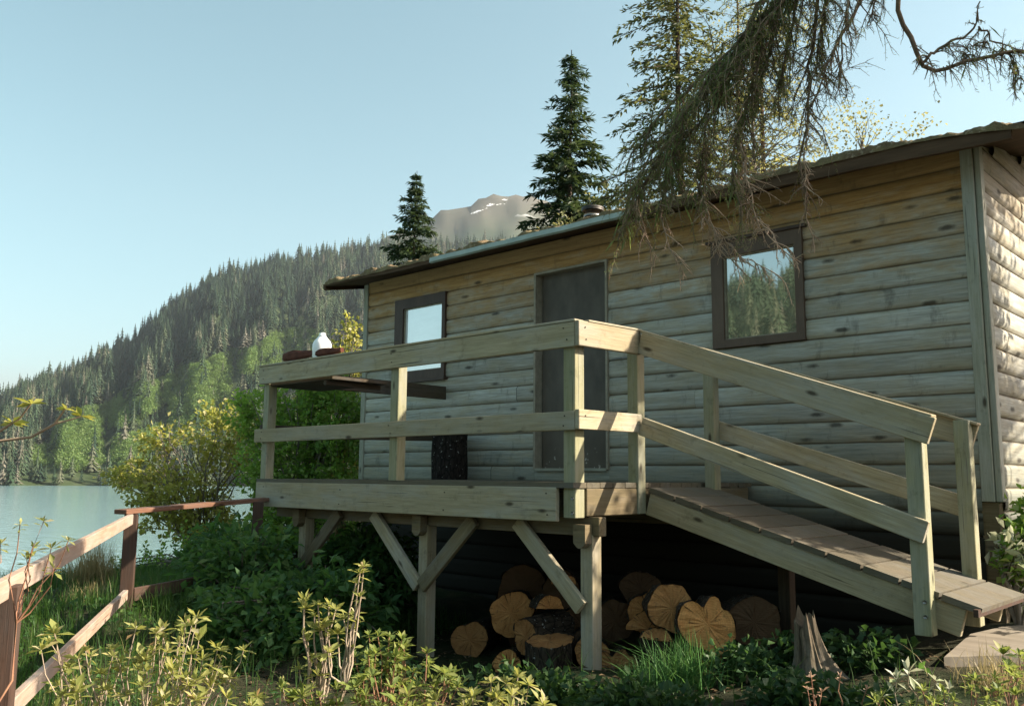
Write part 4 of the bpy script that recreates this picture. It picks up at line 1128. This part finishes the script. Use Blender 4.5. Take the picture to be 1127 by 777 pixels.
# twig with leaves poking in from the left edge
tw = thing('leafy_twig', (2.6,-6.7,tz(2.6,-6.7)), 'leafy dark twig reaching in from the left edge over the lake', 'twig')
b = Buf()
b.tube(curve((2.6,-6.7,tz(2.6,-6.7)), (2.85,-6.55,-.05), .05, 7, .03)+[(3.03,-6.39,.035)], [.011,.010,.010,.009,.008,.007,.006,.005], 6, False)
b.tube([(3.03,-6.39,.035),(3.11,-6.31,.010),(3.16,-6.26,.020),(3.20,-6.23,.048),(3.222,-6.218,.08)], [.004,.0032,.003,.0028,.002], 6, False)
b.tube([(2.95,-6.46,.0),(3.02,-6.38,.0),(3.11,-6.31,.03),(3.14,-6.28,.06),(3.17,-6.27,.09)], [.004,.0035,.003,.0025,.002], 6, False)
b.tube([(3.20,-6.23,.048),(3.225,-6.205,.058),(3.24,-6.19,.065)], [.0025,.002,.0015], 5, False)
b.build('stems', MDRYTW, tw)
B, D = [], []
for p in [(3.17,-6.27,.09),(3.222,-6.218,.08),(3.24,-6.19,.065),(3.13,-6.29,.05)]:
    for k in range(9):
        a = random.uniform(0, 6.28); B.append(p); D.append((math.cos(a), math.sin(a), random.uniform(-.3, .7)))
link('foliage', leaf_mesh('foliage', np.array(B), np.array(D), RNG.uniform(.022, .038, len(B)), .012), ML_ALD_Y, tw)

# grass ---------------------------------------------------------------
def blades(n, sampler, Lr, W, lean=.45, seg=3):
    xy = sampler(n); n = len(xy)
    z = terrain(xy[:, 0], xy[:, 1])
    L = RNG.uniform(*Lr, n); a = RNG.uniform(0, 6.28, n); le = np.abs(RNG.normal(0, lean, n))
    d = np.stack([np.cos(a), np.sin(a)], 1)
    side = np.stack([-np.sin(a), np.cos(a)], 1)
    V = np.empty((n, 2*seg+1, 3))
    for i in range(seg+1):
        f = i/seg
        px = xy + d*(L*le*f**1.9)[:, None]; pz = z - .02 + L*(f - .38*np.minimum(le, 1.3)*f**2)
        ww = W*(1-f*.85)
        if i < seg:
            V[:, 2*i, :2] = px - side*ww/2; V[:, 2*i+1, :2] = px + side*ww/2; V[:, 2*i, 2] = pz; V[:, 2*i+1, 2] = pz
        else: V[:, 2*i, :2] = px; V[:, 2*i, 2] = pz
    k = 2*seg+1; F = []
    base = (np.arange(n)*k)[:, None]
    for i in range(seg-1):
        F.append(base+[2*i, 2*i+1, 2*i+3]); F.append(base+[2*i, 2*i+3, 2*i+2])
    F.append(base+[2*seg-2, 2*seg-1, 2*seg])
    return V.reshape(-1, 3), np.concatenate(F)
def region(n):
    x = RNG.uniform(-6.5, 5.2, n*3); y = RNG.uniform(-6.6, -.6, n*3)
    dens = .5+.5*np.sin(x*2.3+y*1.1)*np.sin(y*2.9-x*.8)
    ok = (RNG.uniform(0, 1, n*3) < .25+.75*dens) & ~((x > -.6) & (x < 2.6) & (y > -2.3)) & ~((x > -2.2) & (y > -1.2) & (x < 3.3))
    ok &= ~((x > 3.4) & (y > -1.9)) & ~((x > 2.6) & (y > -1.6))
    ok &= ~((x > -.2) & (y > -4.4) & (RNG.uniform(0, 1, n*3) < .94))
    ok &= ~((np.hypot(x+3.3, (y+4.1)*1.2) < .9) & (RNG.uniform(0, 1, n*3) < .8))
    return np.stack([x[ok], y[ok]], 1)[:n]
V, F = blades(56000, region, (.07, .27), .007, .6)
tag(link('grass', np_mesh('grass', V, F), ML_GRASS), 'green grass between the brown fence and the deck', 'grass', kind='stuff')
def disc(cx_, cy_, r_):
    return lambda n: np.stack([cx_+RNG.normal(0, r_, n), cy_+RNG.normal(0, r_, n)], 1)
V, F = blades(380, disc(2.32, -2.40, .09), (.22, .42), .010, .75, 5)
V2, F2 = blades(420, disc(-2.65, -3.75, .09), (.08, .24), .007, .7, 4)
tag(link('dry_grass_tuft', np_mesh('dry_grass_tuft', V2, F2), ML_DRYG), 'short dry grass on the bank right behind the middle fence post', 'grass tuft')
tag(link('grass_tuft', np_mesh('grass_tuft', V, F), ML_TUFT), 'bright green arching grass tuft in front of the lobed log', 'grass tuft')
V, F = blades(200, disc(2.12, -2.5, .06), (.14, .26), .009, .8, 5)
tag(link('grass_tuft', np_mesh('grass_tuft', V, F), ML_TUFT), 'smaller green grass tuft beside the right support post', 'grass tuft')
V, F = blades(650, disc(-3.9, -3.25, .10), (.25, .6), .007, .5, 4)
tag(link('dry_grass_tuft', np_mesh('dry_grass_tuft', V, F), ML_DRYG), 'straw-coloured dry grass tuft just beyond the fence by the water', 'grass tuft')
V, F = blades(300, disc(3.85, -1.85, .10), (.08, .26), .006, .6, 4)
tag(link('dry_grass_tuft', np_mesh('dry_grass_tuft', V, F), ML_DRYG), 'thin dry grass stalks along the near edge of the path', 'grass tuft')
# rough ground litter: moss lumps and flat leaves so that bare soil never shows as a smooth sheet
xy = region(9000); z = terrain(xy[:, 0], xy[:, 1])
B = np.stack([xy[:, 0], xy[:, 1], z+RNG.uniform(0, .05, len(xy))], 1); D = RNG.normal(0, 1, B.shape)*[1, 1, .3]
tag(link('ground_cover', leaf_mesh('ground_cover', B, D, RNG.uniform(.03, .07, len(B)), RNG.uniform(.02, .045, len(B))), ML_DARK), 'low leafy ground cover in the grass round the deck', 'ground cover', kind='stuff')

n_ = 2600; xx = RNG.uniform(-.5, 3.6, n_); yy = RNG.uniform(-4.2, -1.4, n_)
B = np.stack([xx, yy, terrain(xx, yy)+RNG.uniform(.003, .02, n_)], 1); D = RNG.normal(0, 1, B.shape)*[1, 1, .18]
tag(link('leaf_litter', leaf_mesh('leaf_litter', B, D, RNG.uniform(.02, .06, n_), RNG.uniform(.008, .03, n_), up=np.tile([0.05, 0, 1.0], (n_, 1))), ML_DRYG2), 'brown leaf litter and bark chips on the ground by the woodpile', 'litter', kind='stuff')
# nearer conifers ------------------------------------------------------
def conifer(name, label, base, H, R, seed, whorls, per, mleaf, mbark, slim=1.0, zmin=.08, sparse=0.0, trunk_r=.14, tuft=.30, droop=.35, cat='tree', group=None, top_taper=.85, wf=.24, dens=5):
    g = np.random.default_rng(seed)
    t_ = thing(name, base, label, cat, group)
    b = Buf(); x, y, z = base
    b.tube([(x+.03*math.sin(i), y+.03*math.cos(i*1.7), z-.3+(H+.3)*i/8) for i in range(9)], [trunk_r*(1-.93*i/8) for i in range(9)], 10)
    B, D, SC = [], [], []
    for wi in range(whorls):
        f = zmin+(1-zmin)*((wi+g.uniform(-.3, .3))/whorls)
        f = min(max(f, zmin), .985)
        h = z+H*f
        Lm = R*(1-f)**top_taper*g.uniform(.55, 1.12)+.05
        a0 = g.uniform(0, 6.28)
        for k in range(per):
            if g.uniform() < sparse: continue
            a = a0+6.283*k/per+g.normal(0, .25); L = Lm*g.uniform(.55, 1.15)
            n = max(4, int(L/.11)); fs = np.linspace(.12, 1, n)
            lift = .30*(f-.45)
            cz = lambda q: L*(lift*q - droop*q*q + .16*q**4)
            pts = np.stack([x+math.cos(a)*L*fs, y+math.sin(a)*L*fs, h+cz(fs)], 1)
            b.tube([(x, y, h)]+[tuple(p) for p in pts[::max(1, n//4)]]+[tuple(pts[-1])], [.022*(L/R)+.006]+[.012*(L/R)+.003]*len(pts[::max(1, n//4)])+[.002], 4, False)
            fwd = np.array([math.cos(a), math.sin(a), 0]); sd_ = np.array([-math.sin(a), math.cos(a), 0])
            m = 5
            m = dens; rep = np.repeat(pts, m, axis=0); q = np.repeat(fs, m)
            sgn = g.choice([-1, 1], len(rep))[:, None]
            dd = fwd*g.uniform(.25, 1, (len(rep), 1)) + sd_*sgn*g.uniform(.2, 1.0, (len(rep), 1)) + np.stack([np.zeros(len(rep)), np.zeros(len(rep)), g.normal(-.30, .28, len(rep))], 1)
            B.append(rep+g.normal(0, .03, rep.shape)); D.append(dd); SC.append(np.full(len(rep), .45+.55*min(1, L/(.45*R))))
    B = np.concatenate(B); D = np.concatenate(D)
    b.build('trunk', mbark, t_)
    g2 = g.uniform(.55, 1.2, len(B))*tuft*np.concatenate(SC)
    link('crown', leaf_mesh('crown', B, D, g2, g2*wf, wide=.45), mleaf, t_)
    return t_
zt = tz(-10.55, 12.3)
conifer('spruce_tree', 'tall dark pointed spruce rising behind the middle of the cabin roof', (-10.55, 12.3, zt), 12.55-zt, 3.5, 61, 46, 8, ML_SPR, MBARK2, trunk_r=.17, sparse=.22, tuft=.36, wf=.24, dens=9, droop=.34)
zt = tz(-22.95, 16.95)
conifer('spruce_tree', 'small dark spruce behind the left part of the cabin roof', (-22.95, 16.95, zt), 13.0-zt, 3.0, 62, 46, 8, ML_SPR, MBARK2, trunk_r=.15, sparse=.15, tuft=.40, wf=.27, dens=8, droop=.34)
zt = tz(-3.5, 7.0)
conifer('hemlock_tree', 'thin open hemlock with a straight trunk behind the hanging bough', (-3.5, 7.0, zt), 12.8, 2.3, 63, 50, 7, ML_HEMD, MBARK2, trunk_r=.12, sparse=.30, tuft=.15, wf=.32, dens=7, droop=.5, zmin=.3, top_taper=.45)
zt = tz(-4.05, 10.35)
conifer('hemlock_tree', 'reddish trunked conifer behind the roof, left one of the close pair', (-4.05, 10.35, zt), 12.5, 2.2, 64, 36, 6, ML_HEM, MREDB, trunk_r=.13, sparse=.5, tuft=.13, wf=.3, dens=6, droop=.4, zmin=.48, top_taper=.5)
conifer('hemlock_tree', 'reddish trunked conifer behind the roof, right one of the close pair', (-3.75, 10.9, zt), 12.9, 2.0, 65, 36, 6, ML_HEM, MREDB, trunk_r=.12, sparse=.5, tuft=.13, wf=.3, dens=6, droop=.4, zmin=.48, top_taper=.5)
# thin leafy trees behind the roof
def leafy_tree(name, label, base, H, blobs, nleaf, seed, L=.085, W=.065):
    g = np.random.default_rng(seed); r = random.Random(seed)
    t_ = thing(name, base, label, 'tree')
    b = Buf(); x, y, z = base
    b.tube([(x+.05*math.sin(i*2), y+.05*math.cos(i*1.3), z-.2+H*i/7) for i in range(8)], [.07*(1-.85*i/7) for i in range(8)], 8)
    B, D = [], []
    for q in blobs:
        c = np.array(q[:3]); rr = np.array(q[3:6])
        for _ in range(max(4, nleaf//len(blobs)//12)):
            u = norm(g.normal(0, 1, 3))*g.uniform(.2, 1)**.5
            tip = c+u*rr; h0 = min(z+H*.95, max(z+.5, tip[2]-.6*rr[2]-.3))
            if g.uniform() < .6: b.tube(curve((x, y, h0), tip, .08, 5, .06, r), [.014, .010, .007, .004, .002], 4, False)
            p = tip+g.normal(0, .12, (12, 3)); B.append(p); D.append(g.normal(0, .6, (12, 3))+[0, 0, -.15])
    B = np.concatenate(B); D = np.concatenate(D)
    b.build('trunk', MALDB, t_)
    link('crown', leaf_mesh('crown', B, D, g.uniform(.7, 1.2, len(B))*L, g.uniform(.7, 1.2, len(B))*W), ML_ALD_P, t_)
leafy_tree('alder_tree', 'thin yellow-leaved tree peeping over the right half of the roof', (-.3, 7.5, tz(-.3, 7.5)), 6.2, [(-.5,7.4,5.2,.8,.6,.55), (-1.4,7.6,5.2,.7,.6,.5), (.4,7.3,5.4,.6,.5,.5), (-.2,7.3,5.9,.4,.3,.3)], 800, 71, .06, .048)
leafy_tree('alder_tree', 'yellow-leaved tree glowing behind the hanging bough over the roof', (-2.6, 8.2, tz(-2.6, 8.2)), 9.6, [(-2.3,8.2,7.3,.9,.7,.7), (-1.5,8.4,6.4,.7,.6,.5), (-2.9,8.1,8.5,.8,.7,.7), (-1.7,8.3,8.4,.6,.6,.6), (-2.6,8.2,5.6,1.0,.8,.8), (-3.4,8.0,5.3,.9,.8,.6), (-1.9,8.4,5.2,.8,.7,.6), (-3.0,8.0,6.6,.7,.6,.6)], 3600, 72, .06, .045)
leafy_tree('alder_tree', 'yellow-green tree behind the roof, right of the tall dark spruce', (-5.5, 6.8, tz(-5.5, 6.8)), 5.6, [(-5.5,6.8,5.0,.7,.6,.55), (-5.0,6.9,5.3,.5,.4,.4), (-5.9,6.7,4.7,.6,.5,.5)], 1300, 73)

g_ = np.random.default_rng(9)
leafy_tree('alder_tree', 'leafy tree out of view to the right that dapples the ramp and side wall', (7.0, 2.9, tz(7.0, 2.9)), 6.2,
    [(5.9,1.6,2.55,.75,.5,.35), (6.4,1.9,2.75,.5,.45,.3), (5.4,1.35,2.6,.4,.4,.3), (6.9,5.6,3.9,.5,.4,.4), (7.2,3.2,5.0,.7,.7,.5)], 4200, 74)  # unseen tree, its low crown blobs placed to shade the ramp

# old conifer whose drooping boughs hang in front of the cabin: trunk stands to the right, outside the picture
old = thing('old_hemlock', (5.35, -1.35, tz(5.35, -1.35)), 'old conifer with drooping half-bare boughs hanging over the cabin roof', 'tree')
b = Buf()
b.tube([(5.35+.04*i, -1.35-.02*i, tz(5.35, -1.35)-.3+1.15*i) for i in range(9)], [.19-.012*i for i in range(9)], 14)
b.build('trunk', MBARK2, old)
g_ = np.random.default_rng(19)
B = []; D = []
for q in [(6.1,-.75,1.55,.95,.6,.42), (6.6,-.2,2.0,.6,.45,.35), (5.7,-1.1,1.9,.5,.35,.4), (5.6,-1.3,3.6,.6,.5,.7)]:  # added foliage out of view, shaped to shade the ground by the woodpile
    m = int(2600*q[3]); u = norm(g_.normal(0, 1, (m, 3)))*g_.uniform(0, 1, (m, 1))**.4
    B.append(np.array(q[:3])+u*q[3:6]); D.append(g_.normal(0, .6, (m, 3))+[0, 0, -.4])
B = np.concatenate(B); D = np.concatenate(D)
link('crown', leaf_mesh('crown', B, D, g_.uniform(.08, .16, len(B)), .045), ML_SPR, old)
b = Buf()
for q in [(6.1,-.75,1.55), (6.6,-.2,2.0), (5.9,-.95,1.9), (5.7,-1.3,3.6)]: b.tube([(5.42,-1.37,q[2]+.25), ((q[0]+5.42)/2, (q[1]-1.37)/2, q[2]+.1), q], [.04,.025,.008], 6, False)
b.build('shade_limb', MBOUGH, old)
# low dark plants filling the shaded ground in front of the woodpile
for j, (x, y, lb) in enumerate([(2.5,-3.0,'dark low plants in front of the grass tuft and the stump'), (3.3,-2.7,'dark low plants beside the stump at the bottom edge'), (.6,-3.3,'dark low plants on the ground left of the support post'), (1.7,-3.0,'dark low plants on bare ground in front of the right support post')]):
    leafy_shrub('leafy_shrub', lb, 'shrub', [(x, y, tz(x, y)+.05, .5, .28, .09)], 1300, .055, .04, ML_DEEP, MALDB, (x, y, tz(x, y)), 90+j, droop=.1, nst=0)
MAIN = [
 ([(3.58,-3.02,2.52),(3.37,-3.04,2.31),(3.16,-3.07,2.11),(2.98,-3.13,1.9),(2.85,-3.16,1.81),(2.71,-3.18,1.59),(2.59,-3.19,1.4),(2.47,-3.19,1.22)], .022, .005, 'live', 1.0),
 ([(3.37,-3.04,2.31),(3.32,-3.05,2.08),(3.27,-3.11,1.84),(3.2,-3.2,1.62),(3.17,-3.24,1.42),(3.22,-3.22,1.22)], .009, .003, 'live', .8),
 ([(3.58,-3.02,2.52),(3.52,-2.96,2.24),(3.47,-2.95,1.97),(3.45,-2.98,1.68),(3.42,-3.0,1.46),(3.43,-2.99,1.30)], .011, .003, 'half', .75),
 ([(3.79,-2.95,2.42),(3.74,-2.95,2.2),(3.65,-3.01,2.03),(3.57,-3.05,1.86),(3.52,-3.06,1.69)], .012, .003, 'half', .7),
 ([(3.92,-2.96,2.4),(3.88,-2.95,2.15),(3.92,-2.87,1.96),(3.94,-2.84,1.85),(3.99,-2.78,1.81),(4.09,-2.69,1.87),(4.2,-2.6,1.9),(4.33,-2.50,1.91)], .014, .006, 'bare', .25),
 ([(3.94,-2.84,1.85),(4.03,-2.77,1.94),(4.15,-2.67,2.03),(4.16,-2.66,2.16)], .008, .003, 'half', .35),
 ([(3.1,-3.1,2.01),(3.0,-3.14,1.72),(2.97,-3.18,1.45),(2.96,-3.21,1.25)], .008, .003, 'live', .8),
 ([(2.85,-3.16,1.81),(2.78,-3.17,1.52),(2.75,-3.22,1.30)], .007, .003, 'live', .7),
 ([(3.20,-3.20,1.62),(3.27,-3.2,1.22),(3.34,-3.15,1.05),(3.44,-3.08,.94)], .005, .002, 'dry', .6),
 ([(3.45,-2.98,1.68),(3.43,-2.99,1.23),(3.46,-2.97,1.06)], .004, .002, 'dry', .5),
 ([(3.0,-3.14,1.72),(3.0,-3.2,1.3),(3.08,-3.16,1.02),(3.2,-3.12,.98)], .005, .002, 'dry', .6),
 ([(2.59,-3.19,1.45),(2.62,-3.2,1.25),(2.70,-3.18,1.08)], .004, .002, 'dry', .6),
 ([(2.95,-3.2,1.45),(3.02,-3.18,1.2),(3.16,-3.12,1.02),(3.30,-3.06,.92)], .004, .002, 'dry', .7),
 ([(3.18,-3.2,1.5),(3.20,-3.16,1.25),(3.30,-3.1,1.1),(3.40,-3.05,1.0)], .004, .002, 'dry', .7),
 ([(2.75,-3.22,1.35),(2.80,-3.22,1.12),(2.86,-3.2,.98)], .004, .002, 'dry', .5),
 ([(3.52,-3.08,2.50),(3.30,-3.00,2.26),(3.10,-3.02,2.12),(2.90,-3.10,2.00),(2.74,-3.22,1.80),(2.62,-3.28,1.62)], .014, .004, 'live', .95),
 ([(3.45,-3.05,2.42),(3.28,-3.12,2.30),(3.20,-3.16,2.02),(3.08,-3.22,1.80),(2.92,-3.24,1.62),(2.86,-3.26,1.45)], .010, .003, 'live', .85),
 ([(3.60,-3.05,2.50),(3.42,-2.98,2.30),(3.40,-3.02,2.10),(3.36,-3.05,1.90),(3.34,-3.06,1.76)], .010, .003, 'live', .8),
 ([(3.58,-3.02,2.52),(3.45,-3.10,2.30),(3.35,-3.18,2.12),(3.22,-3.24,1.95),(3.10,-3.28,1.78)], .010, .003, 'live', .9),
 ([(3.30,-3.06,2.26),(3.12,-3.20,2.02),(2.98,-3.28,1.80),(2.90,-3.30,1.60),(2.88,-3.30,1.42)], .009, .003, 'live', .9),
 ([(3.44,-3.02,2.36),(3.36,-3.12,2.14),(3.30,-3.16,1.94),(3.24,-3.18,1.78),(3.20,-3.18,1.64)], .009, .003, 'live', .9),
 ([(3.55,-2.98,2.50),(3.56,-2.94,2.28),(3.52,-2.96,2.06),(3.50,-2.98,1.90)], .009, .003, 'live', .75),
 ([(3.70,-2.98,2.45),(3.66,-2.92,2.22),(3.62,-2.94,2.02),(3.62,-2.95,1.86)], .008, .003, 'half', .7),
 ([(2.98,-3.13,1.90),(2.80,-3.10,1.80),(2.66,-3.14,1.66),(2.56,-3.16,1.50),(2.52,-3.18,1.36)], .008, .003, 'live', .75),
 ([(4.15,-2.67,2.03),(4.22,-2.58,1.96),(4.27,-2.53,1.86),(4.28,-2.52,1.76)], .005, .002, 'live', .4),
 ([(4.09,-2.69,1.87),(4.10,-2.66,1.95),(4.17,-2.60,1.98)], .004, .002, 'live', .3),
 ([(3.80,-2.94,2.42),(3.80,-2.92,2.25),(3.77,-2.92,2.10)], .007, .003, 'half', .5),
]
limb = Buf()
limb.tube([(5.5,-1.43,4.6),(5.0,-1.85,4.0),(4.5,-2.25,3.35),(4.1,-2.6,2.85),(3.75,-2.9,2.62),(3.58,-3.02,2.52)], [.075,.06,.05,.04,.03,.022], 8, False)
limb.tube([(4.5,-2.25,3.35),(4.15,-2.7,2.8),(3.92,-2.96,2.4)], [.035,.022,.014], 8, False)
limb.tube([(4.1,-2.6,2.85),(3.9,-2.85,2.6),(3.79,-2.95,2.42)], [.022,.016,.012], 8, False)
NB, ND, NL = [], [], []; LB, LD, LL = [], [], []
g = np.random.default_rng(77); r = random.Random(77)
twigs = Buf(); dry = Buf()
def sample(pl, s_):
    seg = [(Vector(a), Vector(c)) for a, c in zip(pl[:-1], pl[1:])]
    Ls = [(c-a).length for a, c in seg]; tot = sum(Ls); d_ = s_*tot
    for (a, c), l in zip(seg, Ls):
        if d_ <= l: return a.lerp(c, d_/l), (c-a).normalized()
        d_ -= l
    return seg[-1][1], (seg[-1][1]-seg[-1][0]).normalized()
def needles(pts, dens, lmin, lmax):
    for a, c in zip(pts[:-1], pts[1:]):
        l = (c-a).length; m = max(1, int(l*dens)); t = (c-a).normalized()
        for _ in range(m):
            p = a.lerp(c, r.random()); v = Vector((r.gauss(0, 1), r.gauss(0, 1), r.gauss(0, 1))); v = (v - t*v.dot(t)).normalized()
            NB.append(tuple(p)); ND.append(tuple(v*.75+t*.55)); NL.append(r.uniform(lmin, lmax))
for pl, ra, rb, kind, sc in MAIN:
    # smooth the polyline slightly with jitter
    n = 16; pts = []
    for i in range(n):
        p, t = sample(pl, i/(n-1)); pts.append(p+Vector((r.gauss(0, .006), r.gauss(0, .006), r.gauss(0, .006))))
    (dry if kind == 'dry' else limb).tube(pts, [ra+(rb-ra)*i/(n-1) for i in range(n)], 6, False)
    tot = sum((pts[i+1]-pts[i]).length for i in range(n-1))
    step = {'live': .023, 'half': .026, 'bare': .05, 'dry': .020}[kind]
    for j in range(int(tot/step)):
        s_ = r.random(); p, t = sample(pts, s_)
        L = sc*(r.uniform(.08, .34) if r.random() < .75 else r.uniform(.3, .6))*(1-.3*s_)
        if kind == 'dry': L *= .6
        v = (t*.8 + Vector((r.gauss(0, .75), r.gauss(0, .75), r.gauss(-.15, .6)))).normalized()
        q = [p]; m = 5
        for i in range(m):
            v = (v + Vector((r.gauss(0, .16), r.gauss(0, .16), -.17 if kind != 'dry' else -.10))).normalized(); q.append(q[-1]+v*L/m)
        (dry if (kind == 'dry' or r.random() < .18) else twigs).tube(q, [.0032*(1-.75*i/m)+.0006 for i in range(m+1)], 4, False)
        if kind == 'live': needles(q, 190, .009, .021)
        elif kind == 'half': needles(q, 120, .008, .018)
        for i in range(1, m+1):
            for _ in range(2 if kind != 'bare' else 1):
                w_ = (q[i]-q[i-1]).normalized(); v2 = (w_*.7+Vector((r.gauss(0, .6), r.gauss(0, .6), r.gauss(-.3, .4)))).normalized(); l2 = L*r.uniform(.12, .38)
                e1 = q[i]+v2*l2*.5; e2 = e1+(v2+Vector((r.gauss(0, .2), r.gauss(0, .2), -.25))).normalized()*l2*.5
                (dry if kind == 'dry' else twigs).tube([q[i], e1, e2], [.0016, .0012, .0007], 3, False)
                if kind == 'live': needles([q[i], e1, e2], (220 if r.random() < .72 else 20), .009, .018)
                elif kind == 'half': needles([q[i], e1, e2], 80, .008, .016)
    # thick hanging beard of needles and lichen right on the limb
    if kind == 'live':
        for j in range(int(tot*170*sc)):
            p, t = sample(pts, r.random()); l = r.uniform(.03, .12)
            LB.append(tuple(p+Vector((r.gauss(0, .022), r.gauss(0, .022), r.gauss(0, .022))))); LD.append((r.gauss(0, .35)+t.x*.3, r.gauss(0, .35)+t.y*.3, -1)); LL.append(l)
for k in range(60):   # feathery end of the right branch
    p, t = sample([(4.02,-2.77,1.84),(4.2,-2.6,1.9),(4.33,-2.50,1.91)], r.random()); q = [p]; v = Vector((r.gauss(.3, .4), r.gauss(.2, .4), r.gauss(-.1, .6))).normalized(); L = r.uniform(.05, .17)
    for i in range(4): v = (v+Vector((0, 0, -.2))).normalized(); q.append(q[-1]+v*L/4)
    twigs.tube(q, [.0025, .002, .0015, .001, .0006], 4, False); needles(q, 150, .008, .018)
lo = limb.build('limb', MBOUGH, old)
twigs.build('twigs', MBOUGH, lo); dry.build('dry_twigs', MDRYTW, lo)
NL = np.array(NL)
link('needles', leaf_mesh('needles', np.array(NB), np.array(ND), NL, NL*.17, wide=.5), ML_BGH, lo)
LL = np.array(LL)
link('hanging_lichen', leaf_mesh('hanging_lichen', np.array(LB), np.array(LD), LL, LL*.07+.002, wide=.4), ML_BGH, lo)
for o in bpy.data.objects:
    if '_w' in o: del o['_w']
